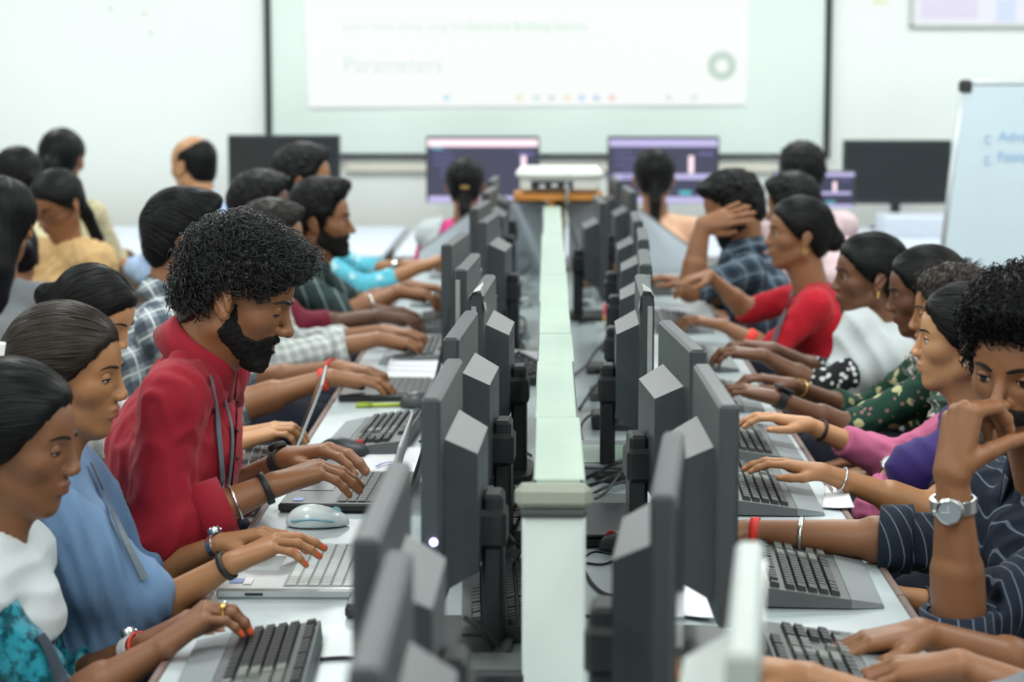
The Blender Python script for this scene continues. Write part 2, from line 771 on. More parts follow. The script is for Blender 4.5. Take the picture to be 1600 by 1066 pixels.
# strips of trunking under the screen
tr = MB()
a, b = P(540, 262, YB - 0.03), P(1215, 262, YB - 0.03)
slab_tr = MB().box(((a[0] + b[0]) / 2, YB - 0.015, a[2]), (b[0] - a[0], 0.03, 0.05), 0.004).obj('trim_1', plain('trunking', rgb(214, 210, 196), 0.5))
slab_tr['kind'] = 'structure'

# notice board high on the right
a, b = P(1425, 40, YB - 0.02), P(1700, 40, YB - 0.02)
nb_ = empty('notice_board', ((a[0] + b[0]) / 2, YB, a[2]), 0, 'pale framed notice board high on the back wall above the whiteboard', 'notice board')
w_ = b[0] - a[0]
MB().box((0, -0.012, 0.22), (w_, 0.02, 0.44), 0.003).obj('board', plain('notice_paper', rgb(226, 222, 232), 0.6), nb_)
for dz in (0.0, 0.44):
    MB().box((0, -0.016, dz), (w_ + 0.03, 0.028, 0.022), 0.004).obj('frame_rail', plain('notice_frame', rgb(200, 202, 198), 0.4), nb_)
for dx in (-w_ / 2, w_ / 2):
    MB().box((dx, -0.016, 0.22), (0.022, 0.028, 0.46), 0.004).obj('frame_rail', MATS['notice_frame'], nb_)
for k, (dx, dz, sx, sz, c_) in enumerate(((-0.27, 0.09, 0.3, 0.1, (218, 206, 226)), (0.03, 0.08, 0.1, 0.12, (206, 212, 232)), (-0.05, 0.25, 0.6, 0.08, (224, 216, 224)), (0.3, 0.12, 0.22, 0.16, (216, 214, 228)))):
    MB().box((dx, -0.0235, dz), (sx, 0.002, sz)).obj('notice_sheet', plain('notice_sheet_%d' % k, rgb(*c_), 0.7), nb_)
a = P(1376, 3, YB - 0.02)
tp_ = MB().box((0, 0, 0), (0.075, 0.004, 0.02)).obj('tape_strip', plain('old_tape', rgb(226, 222, 190), 0.6), None, False, (a[0], YB - 0.003, a[2]))
tag(tp_, 'small strip of yellowed tape on the wall beside the notice board', 'tape')
for k, (px_, py_) in enumerate(((226, 22), (172, 14), (236, 52))):
    a = P(px_, py_, YB)
    m_ = MB().box((0, 0, 0), (0.03, 0.003, 0.018), 0.001).obj('wall_chip', plain('chipped_paint', rgb(214, 212, 200), 0.8), None, False, (a[0], YB - 0.001, a[2]))
    tag(m_, ('chip in the paint, lowest of three high on the left wall area', 'chip in the paint, leftmost and uppermost of three high on the left', 'chip in the paint, rightmost and lowest of three high on the left')[k] if k else 'chip in the paint, middle one of three high on the left', 'paint chip')

# ------------------------------------------------------------------ back counter along the wall
COUNTER = plain('counter_top', rgb(206, 214, 226), 0.4, vary=0.03, scale=6)
BROWN = plain('counter_panel', rgb(116, 100, 80), 0.6, vary=0.12, scale=9)
LEG = plain('steel_leg', rgb(90, 92, 94), 0.4, 0.6)
BZ = 0.76
for i, (xa, xb, lb) in enumerate(((-4.4, -0.75, 'long pale counter under the left part of the back wall'), (-0.7, 1.05, 'pale counter under the middle of the projection screen'), (1.1, 4.4, 'long pale counter under the right part of the back wall'))):
    e = empty('back_counter', ((xa + xb) / 2, 10.95, 0), 0, lb, 'counter')
    MB().box((0, 0, BZ - 0.015), (xb - xa, 1.75, 0.03), 0.004).obj('counter_top', COUNTER, e)
    MB().box((0, -0.80, 0.36), (xb - xa - 0.1, 0.03, 0.68), 0.003).obj('front_panel', BROWN, e)
    for sx in (-1, 1):
        MB().box((sx * ((xb - xa) / 2 - 0.08), 0, 0.365), (0.04, 1.5, 0.73), 0.003).obj('end_panel', BROWN, e)

MON_DARK = plain('monitor_plastic', rgb(52, 58, 62), 0.42, vary=0.05, scale=300, bump=0.1)
SCREEN_OFF = plain('screen_glass_off', rgb(34, 38, 40), 0.22, vary=0.02)
UI_BG = emit('ui_dark', rgb(46, 46, 78), 1.0)
UI_BAR = emit('ui_pinkbar', rgb(255, 226, 238), 1.25)
UI_LIL = emit('ui_lilac', rgb(196, 188, 236), 1.0)
UI_TXT = emit('ui_text', rgb(96, 92, 150), 0.9)
UI_TEAL = emit('ui_teal', rgb(80, 190, 200), 1.0)


def back_monitor(px0, py0, px1, py1, y, label, ui):
    """flat monitor on the counter facing the camera"""
    a, b = P(px0, py1, y), P(px1, py0, y)
    w, h = b[0] - a[0], b[2] - a[2]
    e = empty('wall_monitor', ((a[0] + b[0]) / 2, y, BZ), 0, label, 'monitor', 'monitors on the back counter')
    z0 = a[2] - BZ
    MB().box((0, 0.02, z0 + h / 2), (w, 0.035, h), 0.006).obj('housing', MON_DARK, e)
    MB().box((0, 0.001, z0 + h / 2 + 0.004), (w - 0.024, 0.003, h - 0.03)).obj('screen', UI_BG if ui else SCREEN_OFF, e)
    MB().box((0, 0.045, z0 / 2 + 0.03), (0.05, 0.03, z0 + 0.1), 0.004).obj('neck', MON_DARK, e)
    MB().lathe([(0.13, 0.0), (0.13, 0.008), (0.06, 0.016), (0.0, 0.016)], 24, (0, 0.045, 0)).obj('base', MON_DARK, e)
    if ui:
        f = -0.002
        zc = lambda v: z0 + h * v
        it = [(0, 0.90, 0.97, 0.11, UI_BAR if ui == 1 else UI_LIL), (0, 0.055, 0.96, 0.09, UI_LIL), (0.36 if ui == 1 else 0.25, 0.58, 0.045, 0.26, UI_BAR)]
        for r in range(5):
            it.append((-0.36 + 0.02 * r, 0.76 - 0.09 * r, 0.16 + 0.03 * (r % 3), 0.03, UI_TXT))
        it.append((0.38, 0.74, 0.14, 0.06, UI_TXT))
        if ui == 2:
            it += [(0, 0.40, 0.9, 0.08, UI_LIL), (0.2, 0.16, 0.11, 0.06, UI_TEAL)]
        else:
            it += [(-0.4, 0.82, 0.1, 0.03, UI_TEAL)]
        for (u, v, su, sv, m_) in it:
            MB().box((u * w, f, zc(v)), (su * w, 0.002, sv * h)).obj('screen_panel', m_, e)
    return e


back_monitor(357, 211, 531, 318, 11.7, 'switched-off black monitor left of the projection screen edge', 0)
back_monitor(666, 213, 843, 317, 11.7, 'lit monitor with pink top bar in front of the woman in pink', 1)
back_monitor(949, 213, 1124, 318, 11.7, 'lit monitor with lilac bars in front of the woman in peach', 2)
back_monitor(1316, 219, 1488, 319, 11.7, 'switched-off black monitor left of the whiteboard', 0)
back_monitor(1207, 267, 1337, 325, 10.6, 'small lit screen in front of the far dark-haired student', 2)
# white desktop box and wires on the right counter
wbx = empty('desktop_box', tuple(P(1440, 368, 11.3) * np.array((1, 1, 0)) + np.array((0, 0, BZ))), 0, 'pale low equipment box on the counter under the black monitor', 'equipment box')
MB().box((0, 0, 0.05), (0.42, 0.34, 0.10), 0.006).obj('case', plain('pale_case', rgb(206, 212, 224), 0.5), wbx)
MB().box((0.19, -0.172, 0.05), (0.02, 0.006, 0.09)).obj('edge_trim', plain('case_trim', rgb(120, 122, 130), 0.5), wbx)

# ------------------------------------------------------------------ whiteboard on an easel, right
yb_ = 8.7
tl, bl = P(1505, 131, yb_), P(1466, 450, yb_)
wb = empty('whiteboard', (tl[0] + 0.6, yb_, 0), 0, 'freestanding whiteboard with blue handwriting beside the right wall', 'whiteboard')
wo = np.array(wb.location)
zt_, zb_ = tl[2], 0.62
sl_ = (tl[0] - bl[0]) / (tl[2] - bl[2])
xb_ = tl[0] - sl_ * (zt_ - zb_)
WBM = plain('whiteboard_face', rgb(208, 226, 238), 0.25, vary=0.05, scale=2.5)
WBF = plain('whiteboard_frame', rgb(186, 194, 198), 0.35, 0.3)
MB().hexa([np.array(p) - wo for p in ((xb_, yb_ - 0.01, zb_), (tl[0] + 1.4, yb_ - 0.01, zb_), (tl[0] + 1.4, yb_ + 0.01, zb_), (xb_, yb_ + 0.01, zb_), (tl[0], yb_ - 0.01, zt_), (tl[0] + 1.4, yb_ - 0.01, zt_), (tl[0] + 1.4, yb_ + 0.01, zt_), (tl[0], yb_ + 0.01, zt_))]).obj('board', WBM, wb)
MB().tube(np.array([(xb_, yb_, zb_), (tl[0], yb_, zt_)]) - wo, 0.013, 8).obj('frame_rail', WBF, wb, True)
MB().tube(np.array([(tl[0], yb_, zt_), (tl[0] + 1.4, yb_, zt_)]) - wo, 0.013, 8).obj('frame_rail', WBF, wb, True)
MB().tube(np.array([(xb_, yb_, zb_), (tl[0] + 1.4, yb_, zb_)]) - wo, 0.013, 8).obj('frame_rail', WBF, wb, True)
MB().box(tl + np.array((0.01, 0, -0.012)) - wo, (0.055, 0.035, 0.055), 0.012).obj('corner_cap', plain('black_corner', rgb(40, 42, 46), 0.5), wb)
for sx in (0.15, 1.25):
    MB().tube(np.array([(tl[0] + sx, yb_ + 0.02, zt_), (tl[0] + sx - 0.05, yb_ + 0.03, 0.0)]) - wo, 0.012, 8).obj('leg', WBF, wb, True)
    MB().tube(np.array([(tl[0] + sx, yb_ + 0.03, zt_ - 0.1), (tl[0] + sx, yb_ + 0.5, 0.0)]) - wo, 0.012, 8).obj('leg', WBF, wb, True)
INK = plain('blue_ink', rgb(150, 190, 232), 0.5)
for i, (px_, py_, tx) in enumerate(((1560, 220, 'Advan'), (1558, 252, 'Faisla'))):
    text(tx, px_, py_, 22, yb_ - 0.013, INK, wb, wo, 'handwriting')
    p = P(1543, py_ - 6, yb_ - 0.013) - wo
    MB().tube([p + np.array((0.009 * math.cos(t), 0, 0.012 * math.sin(t) - 0.003 * t)) for t in np.linspace(0, 6.6, 14)], 0.0016, 5).obj('handwriting', INK, wb, True)
# ------------------------------------------------------------------ people: materials
def skin_mat(name, c):
    if name in MATS:
        return MATS[name]
    t = NT(name)
    n1 = t.noise(9, 3)
    n2 = t.noise(130, 3)
    a = t.mix(n1, scl((c[0] * 0.94, c[1] * 0.9, c[2] * 0.88, 1), 1), scl((c[0] * 1.06, c[1] * 1.08, c[2] * 1.08, 1), 1))
    a = t.mix(t.math('MULTIPLY', n2, 0.18), a, scl(c, 0.7))
    t.set(a, 0.46, 0, 0.42)
    t.b.inputs['Subsurface Weight'].default_value = 0.06
    t.b.inputs['Subsurface Radius'].default_value = (0.012, 0.005, 0.003)
    t.b.inputs['Subsurface Scale'].default_value = 0.4
    t.bump(n2, 0.12, 0.0006)
    return t.m


def hair_mat(name, c, rough=0.45, spec=0.16):
    if name in MATS:
        return MATS[name]
    t = NT(name)
    n1 = t.noise(60, 3)
    t.set(t.mix(n1, scl(c, 0.6), scl(c, 1.5)), rough, 0, spec)
    t.b.inputs['Anisotropic'].default_value = 0.4
    t.bump(t.noise(420, 2), 0.35, 0.001)
    return t.m


def cloth_mat(name, c, c2=None, scale=14, rough=0.85, weave=True):
    if name in MATS:
        return MATS[name]
    t = NT(name)
    n = t.noise(scale, 4)
    col = t.mix(n, scl(c, 0.88), scl(c, 1.1)) if c2 is None else t.mix(t.ramp(n, [(0.42, (0, 0, 0, 1)), (0.55, (1, 1, 1, 1))]), c, c2)
    t.set(col, rough, 0, 0.25)
    t.b.inputs['Sheen Weight'].default_value = 0.08
    if weave:
        t.bump(t.noise(900, 1), 0.25, 0.0008)
    return t.m


def stripes(t, axis_vec, period, width, off=0.0, warp=None):
    """0..1 mask of stripes across a direction"""
    co = t.coord()
    if warp:
        nz = t.n('TexNoise')
        nz.inputs['Scale'].default_value = 7.0
        t.l(co, nz.inputs['Vector'])
        mx = t.n('MixRGB') if False else None
        va = t.n('VectorMath', operation='SCALE')
        t.l(nz.outputs['Color'], va.inputs[0])
        va.inputs['Scale'].default_value = warp
        vb = t.n('VectorMath', operation='ADD')
        t.l(co, vb.inputs[0])
        t.l(va.outputs[0], vb.inputs[1])
        co = vb.outputs[0]
    d = t.n('VectorMath', operation='DOT_PRODUCT')
    t.l(co, d.inputs[0])
    d.inputs[1].default_value = tuple(axis_vec)
    v = t.math('ADD', d.outputs['Value'], off + 50 * period)
    v = t.math('MODULO', v, period)
    return t.math('LESS_THAN', v, width)


def plaid_mat(name, base, light, dark, period=0.045, rot=0.3):
    if name in MATS:
        return MATS[name]
    t = NT(name)
    a1 = (math.cos(rot), 0.5, math.sin(rot))
    a2 = (-math.sin(rot), 0.35, math.cos(rot))
    m1 = stripes(t, a1, period, period * 0.42, 0, 0.03)
    m2 = stripes(t, a2, period, period * 0.42, 0, 0.03)
    l1 = stripes(t, a1, period, period * 0.07, period * 0.3, 0.03)
    l2 = stripes(t, a2, period, period * 0.07, period * 0.3, 0.03)
    c = t.mix(t.math('MULTIPLY', m1, 0.6), base, dark)
    c = t.mix(t.math('MULTIPLY', m2, 0.6), c, dark)
    c = t.mix(t.math('MULTIPLY', t.math('MAXIMUM', l1, l2), 0.85), c, light)
    t.set(c, 0.85, 0, 0.2)
    t.bump(t.noise(900, 1), 0.2, 0.0008)
    return t.m


def pinstripe_mat(name, base, light, period=0.022, vec=(0.75, 0.6, 0.25)):
    if name in MATS:
        return MATS[name]
    t = NT(name)
    m = stripes(t, vec, period, period * 0.1, 0, 0.006)
    t.set(t.mix(t.math('MULTIPLY', m, 0.75), base, light), 0.8, 0, 0.25)
    t.bump(t.noise(900, 1), 0.2, 0.0008)
    return t.m


def floral_mat(name, base, spots, spot2=None, scale=26.0, size=0.42):
    if name in MATS:
        return MATS[name]
    t = NT(name)
    v = t.n('TexVoronoi')
    v.inputs['Scale'].default_value = scale
    t.l(t.coord(), v.inputs['Vector'])
    nz = t.noise(scale * 3.2, 2)
    d = t.math('ADD', v.outputs['Distance'], t.math('MULTIPLY', nz, 0.35))
    m = t.math('LESS_THAN', d, size + 0.12)
    c = t.mix(m, base, spots)
    if spot2:
        v2 = t.n('TexVoronoi')
        v2.inputs['Scale'].default_value = scale * 1.7
        t.l(t.coord(), v2.inputs['Vector'])
        m2 = t.math('LESS_THAN', t.math('ADD', v2.outputs['Distance'], t.math('MULTIPLY', nz, 0.3)), 0.36)
        c = t.mix(m2, c, spot2)
    t.set(c, 0.8, 0, 0.25)
    return t.m


HAIR_BLACK = hair_mat('hair_black', (0.006, 0.006, 0.0068, 1))
HAIR_CURL = hair_mat('hair_curly_black', (0.0085, 0.009, 0.0105, 1), 0.36, 0.5)
HAIR_SOFT = hair_mat('hair_soft_black', (0.015, 0.013, 0.0125, 1))
HAIR_BROWN = hair_mat('hair_dark_brown', (0.02, 0.0135, 0.010, 1), 0.4, 0.25)
BEARD = hair_mat('beard_black', (0.012, 0.011, 0.011, 1), 0.75)
LIP = {}
EYE_WHITE = plain('eye_white', (0.62, 0.57, 0.53, 1), 0.2, vary=0.03)
EYE_IRIS = plain('eye_iris', (0.02, 0.011, 0.007, 1), 0.15)
GOLD = plain('gold_metal', (0.78, 0.5, 0.16, 1), 0.28, 1.0)
SILVER = plain('silver_metal', (0.72, 0.73, 0.74, 1), 0.25, 1.0)
BLACK_RUBBER = plain('black_strap', (0.015, 0.015, 0.017, 1), 0.55)
RED_THREAD = plain('red_thread', (0.75, 0.04, 0.025, 1), 0.7)
NAIL_POLISH = plain('orange_nail_polish', (0.62, 0.1, 0.03, 1), 0.25)
WHITE_TRIM = plain('white_trim', (0.8, 0.8, 0.8, 1), 0.6)


def lip_mat(skin_name, c):
    nm = 'lip_' + skin_name
    return plain(nm, (min(c[0] * 0.8 + 0.02, 1), c[1] * 0.58, c[2] * 0.62, 1), 0.4, vary=0.1, scale=90)


# ------------------------------------------------------------------ people: head
def head_sdf(fp, neck_base):
    """head in its own frame: x forward, y left, z up, origin between the ears"""
    s = SDF()
    male = fp.get('male', False)
    jw, ns = fp.get('jaw', 1.0 if male else 0.93), fp.get('nose', 1.0)
    s.ell((-0.010, 0, 0.030), (0.093, 0.075, 0.083), k=0.02)
    s.ell((0.028, 0, 0.030), (0.058, 0.061, 0.062), k=0.02)
    s.ell((0.034, 0, -0.030), (0.050, 0.054 * jw, 0.064), k=0.025)
    for sy in (-1, 1):
        s.cone((-0.004, sy * 0.050 * jw, -0.055), (0.062 if male else 0.057, sy * 0.013, -0.092 if male else -0.089), 0.018, 0.015, k=0.022)
        s.ell((0.048, sy * 0.040, -0.018), (0.024, 0.022, 0.020), k=0.022)
    s.ell((0.065 if male else 0.0605, 0, -0.093 if male else -0.0905), (0.016, 0.019 * jw, 0.015), k=0.016)
    s.ell((0.064, 0, -0.056), (0.025, 0.029, 0.028), k=0.014)
    for sy in (-1, 1):
        s.cone((0.076, sy * 0.012, 0.021), (0.060, sy * 0.044, 0.019), 0.0095 if male else 0.0075, 0.008, k=0.013)
        s.ell((0.090, sy * 0.032, 0.0025), (0.0135, 0.017, 0.0115), k=0.012, op='s')
    # nose
    tip = ((0.1035 if male else 0.0972) + 0.004 * (ns - 1) / 0.2, 0, -0.0265)
    ns = ns if male else ns * 0.93
    s.cone((0.082, 0, 0.012), tip, 0.0065, 0.0098 * ns, k=0.009)
    s.ell((tip[0] - 0.001, 0, tip[2] - 0.001), (0.0105 * ns, 0.0105 * ns, 0.0092), k=0.006)
    for sy in (-1, 1):
        s.ell((0.0925, sy * 0.0125 * ns, -0.0305), (0.0115, 0.0065 * ns, 0.0078), k=0.005)
        s.ell((0.0985, sy * 0.0062 * ns, -0.0385), (0.0058, 0.0034, 0.0032), k=0.003, op='s')
    # lips
    lf = fp.get('lips', 1.0)
    s.ell((0.0850, 0, -0.0530), (0.0085, 0.0215, 0.0056 * lf), k=0.006)
    s.ell((0.0835, 0, -0.0640), (0.0088, 0.0190, 0.0066 * lf), k=0.006)
    s.cone((0.0928, -0.018, -0.0585), (0.0928, 0.018, -0.0585), 0.0016, 0.0016, k=0.004, op='s')
    s.ell((0.0885, 0, -0.0755), (0.006, 0.016, 0.0045), k=0.008, op='s')
    # ears
    for sy in (-1, 1):
        R = Ry(rad(-14)) @ Rz(rad(sy * 24))
        c0 = np.array((-0.014, sy * 0.077, -0.006))
        s.ell(c0, (0.0185, 0.0055, 0.029), R, k=0.006)
        s.ell(c0 + R @ np.array((0.001, sy * 0.0068, 0.0015)), (0.0115, 0.0055, 0.0195), R, k=0.005, op='s')
        pr = None
        for i in range(9):
            a = rad(-60 + i * 36.0)
            q = c0 + R @ np.array((-0.0165 * math.cos(a - rad(35)), sy * 0.0042, 0.0265 * math.sin(a + rad(20))))
            if pr is not None and i < 8:
                s.cone(pr, q, 0.0033, 0.0033, k=0.003)
            pr = q
        s.ell(c0 + R @ np.array((0.006, sy * 0.001, -0.026)), (0.0085, 0.0055, 0.0085), R, k=0.006)
        s.ell(c0 + R @ np.array((0.012, sy * 0.0035, -0.003)), (0.0045, 0.004, 0.0075), R, k=0.004)
    # neck
    nr = 0.054 if male else 0.045
    nb = np.asarray(neck_base)
    s.cone((-0.022, 0, -0.045), nb, nr, nr + 0.006, k=0.03)
    s.cone((0.012, 0, -0.088), nb + np.array((0.030, 0, 0.0)), nr * 0.55, nr * 0.6, k=0.035)
    return s


HAIRLINE = {
    # (z, x) of the front edge of the hair seen from the side, from the nape up
    'fade': [(-0.10, -0.085), (-0.075, -0.062), (-0.05, -0.046), (-0.028, -0.040), (-0.012, -0.034), (0.012, -0.024), (0.022, 0.0), (0.032, 0.038), (0.048, 0.058), (0.065, 0.070), (0.08, 0.082), (0.14, 0.12)],
    'short': [(-0.10, -0.085), (-0.075, -0.062), (-0.05, -0.046), (-0.028, -0.036), (-0.012, 0.022), (0.01, 0.026), (0.022, 0.044), (0.045, 0.052), (0.06, 0.060), (0.08, 0.072), (0.14, 0.10)],
    'pulled': [(-0.10, -0.085), (-0.07, -0.058), (-0.045, -0.040), (-0.025, -0.026), (-0.005, 0.016), (0.01, 0.034), (0.03, 0.052), (0.048, 0.066), (0.066, 0.077), (0.10, 0.086), (0.14, 0.12)],
    'cover': [(-0.10, -0.085), (-0.07, -0.052), (-0.045, -0.020), (-0.025, 0.004), (-0.005, 0.024), (0.01, 0.036), (0.03, 0.052), (0.055, 0.066), (0.075, 0.076), (0.10, 0.085), (0.14, 0.12)],
}


def hair_sdf(h):
    """h: dict style, grow, vol (list of extra ellipsoids), line, low (nape z)"""
    s = SDF()
    g = h.get('grow', 0.012)
    s.ell((-0.010, 0, 0.030), (0.093 + g, 0.075 + g, 0.083 + g), k=0.02)
    s.ell((0.026, 0, 0.031), (0.058 + g * 0.45, 0.061 + g * 0.8, 0.062 + g * 0.9), k=0.02)
    s.ell((-0.045, 0, -0.030), (0.048 + g * 0.5, 0.058 + g * 0.5, 0.055), k=0.03)
    for c, r in h.get('vol', ()):
        s.ell(c, r, k=0.02)
    ln = h.get('line', HAIRLINE['short'])
    zs, xs = [q[0] for q in ln], [q[1] for q in ln]
    s.fun(lambda X, Y, Z: (X - np.interp(Z, zs, xs) - 0.16 * np.maximum(0.045 - np.abs(Y), 0) * (Z > 0.03) - 0.0008 * (np.sin(310 * Z + 90 * Y) + np.sin(270 * Y - 120 * Z))) * 0.75, (-9,) * 3, (9,) * 3, k=0.016, op='i')
    if h.get('ear', True):
        for sy in (-1, 1):
            s.ell((-0.012, sy * 0.088, -0.012), (0.026, 0.022, 0.034), k=0.006, op='s')
    for a, b, ra, rb in h.get('tail', ()):
        s.cone(a, b, ra, rb, k=0.012)
    if h.get('part'):
        s.cone((0.075, h['part'], 0.105), (-0.04, h['part'], 0.13), 0.012, 0.012, k=0.006, op='s')
    return s


def ribbons(sdf, roots, flow, n_step, step, lift, width, rng):
    """flat locks that follow the surface of the hair"""
    Pn = roots.copy()
    n = len(Pn)
    pts, nrm = [], []
    lf = lift * rng.uniform(0.2, 1.0, n)
    for i in range(n_step):
        g = sdf.grad(Pn)
        d = sdf.eval(Pn)
        Pn = Pn - g * np.clip(d - lf * (0.25 + 0.75 * math.sin(math.pi * (i + 0.5) / n_step)), -0.02, 0.02)[:, None]
        pts.append(Pn.copy())
        nrm.append(g)
        f = flow(Pn)
        f = f - g * (f * g).sum(1, keepdims=True)
        f = f / np.maximum(np.linalg.norm(f, axis=1, keepdims=True), 1e-6)
        Pn = Pn + f * step
    pts, nrm = np.stack(pts, 1), np.stack(nrm, 1)
    tan = np.gradient(pts, axis=1)
    side = np.cross(nrm, tan)
    side /= np.maximum(np.linalg.norm(side, axis=2, keepdims=True), 1e-9)
    tw = rng.uniform(-0.5, 0.5, (n, 1, 1))
    side = side + nrm * tw
    w = width * rng.uniform(0.6, 1.2, (n, 1, 1)) * np.sin(np.linspace(0.25, math.pi - 0.12, n_step))[None, :, None]
    V = np.stack([pts - side * w, pts + nrm * w * 0.5, pts + side * w], 2).reshape(-1, 3)
    k = np.arange(n_step - 1)
    base = (np.arange(n) * n_step * 3)[:, None]
    q1 = np.stack([base + k * 3, base + k * 3 + 1, base + (k + 1) * 3 + 1, base + (k + 1) * 3], 2).reshape(-1, 4)
    q2 = np.stack([base + k * 3 + 1, base + k * 3 + 2, base + (k + 1) * 3 + 2, base + (k + 1) * 3 + 1], 2).reshape(-1, 4)
    return V, np.vstack([q1, q2])


def curls(sdf, roots, n_step, length, amp, turns, r, rng, flow=None, lean=0.5):
    """curly locks: little tubes winding away from the hair surface"""
    n = len(roots)
    g = sdf.grad(roots)
    t1 = np.cross(g, rng.normal(size=(n, 3)))
    t1 /= np.maximum(np.linalg.norm(t1, axis=1, keepdims=True), 1e-9)
    if flow is not None:
        f = flow(roots)
        f = f - g * (f * g).sum(1, keepdims=True)
        t1 = t1 * 0.6 + f
        t1 /= np.maximum(np.linalg.norm(t1, axis=1, keepdims=True), 1e-9)
    t2 = np.cross(g, t1)
    ph = rng.uniform(0, 6.28, (n, 1))
    tn = turns * rng.uniform(0.6, 1.4, (n, 1))
    am = amp * rng.uniform(0.5, 1.3, (n, 1))
    ln = length * rng.uniform(0.6, 1.2, (n, 1))
    sgn = rng.choice((-1, 1), (n, 1))
    u = np.linspace(0, 1, n_step)[None, :]
    a = ph + sgn * tn * 6.283 * u
    fx = lambda c: c[:, :, None]
    pts = (roots[:, None, :] - g[:, None, :] * 0.004
           + t1[:, None, :] * fx(ln * u * lean + am * (np.cos(a) - np.cos(ph)) * np.minimum(1, u * 3))
           + g[:, None, :] * fx(ln * np.sin(u * 2.2) * (1 - lean) * 0.9 + 0.35 * am * np.sin(a))
           + t2[:, None, :] * fx(am * (np.sin(a) - np.sin(ph)) * np.minimum(1, u * 3)))
    T = np.gradient(pts, axis=1)
    T /= np.maximum(np.linalg.norm(T, axis=2, keepdims=True), 1e-9)
    A = np.cross(T, g[:, None, :])
    A /= np.maximum(np.linalg.norm(A, axis=2, keepdims=True), 1e-6)
    B = np.cross(T, A)
    rr = (r * np.interp(u, [0, 0.6, 1], [1, 0.9, 0.25]))[:, :, None]
    ring = [pts + rr * (math.cos(t) * A + math.sin(t) * B) for t in (0.5, 2.6, 4.7)]
    V = np.stack(ring, 2).reshape(-1, 3)
    k = np.arange(n_step - 1)
    base = (np.arange(n) * n_step * 3)[:, None]
    Q = []
    for j in range(3):
        j2 = (j + 1) % 3
        Q.append(np.stack([base + k * 3 + j, base + k * 3 + j2, base + (k + 1) * 3 + j2, base + (k + 1) * 3 + j], 2).reshape(-1, 4))
    return V, np.vstack(Q)


def sphere_patch(c, r, az0, az1, el0, el1, na=14, ne=8):
    """part of a sphere about c; azimuth from +x toward +y, elevation up"""
    A, E = np.meshgrid(np.linspace(az0, az1, na), np.linspace(el0, el1, ne), indexing='ij')
    V = np.stack([np.cos(A) * np.cos(E), np.sin(A) * np.cos(E), np.sin(E)], 2).reshape(-1, 3) * r + np.asarray(c)
    i, j = np.meshgrid(np.arange(na - 1), np.arange(ne - 1), indexing='ij')
    b = (i * ne + j).ravel()
    return V, np.stack([b, b + ne, b + ne + 1, b + 1], 1)


class Bag:
    """pieces joined into one mesh, with a material index each"""
    def __init__(self):
        self.V, self.Q, self.M, self.n = [], [], [], 0

    def add(self, V, Q, m=0):
        if len(Q) == 0:
            return
        self.V.append(np.asarray(V, float))
        self.Q.append(np.asarray(Q) + self.n)
        self.M.append(np.full(len(Q), m) if np.isscalar(m) else np.asarray(m))
        self.n += len(V)

    def mesh(self, name, mats, origin):
        return mesh_np(name, np.vstack(self.V) - np.asarray(origin), np.vstack(self.Q), mats, True, np.concatenate(self.M))


def quads(mb):
    """MB whose faces are quads only -> arrays"""
    return np.array(mb.v), np.array([f for f in mb.f if len(f) == 4])


EYE_C, EYE_R = (0.0672, 0.0315, 0.0035), 0.0134


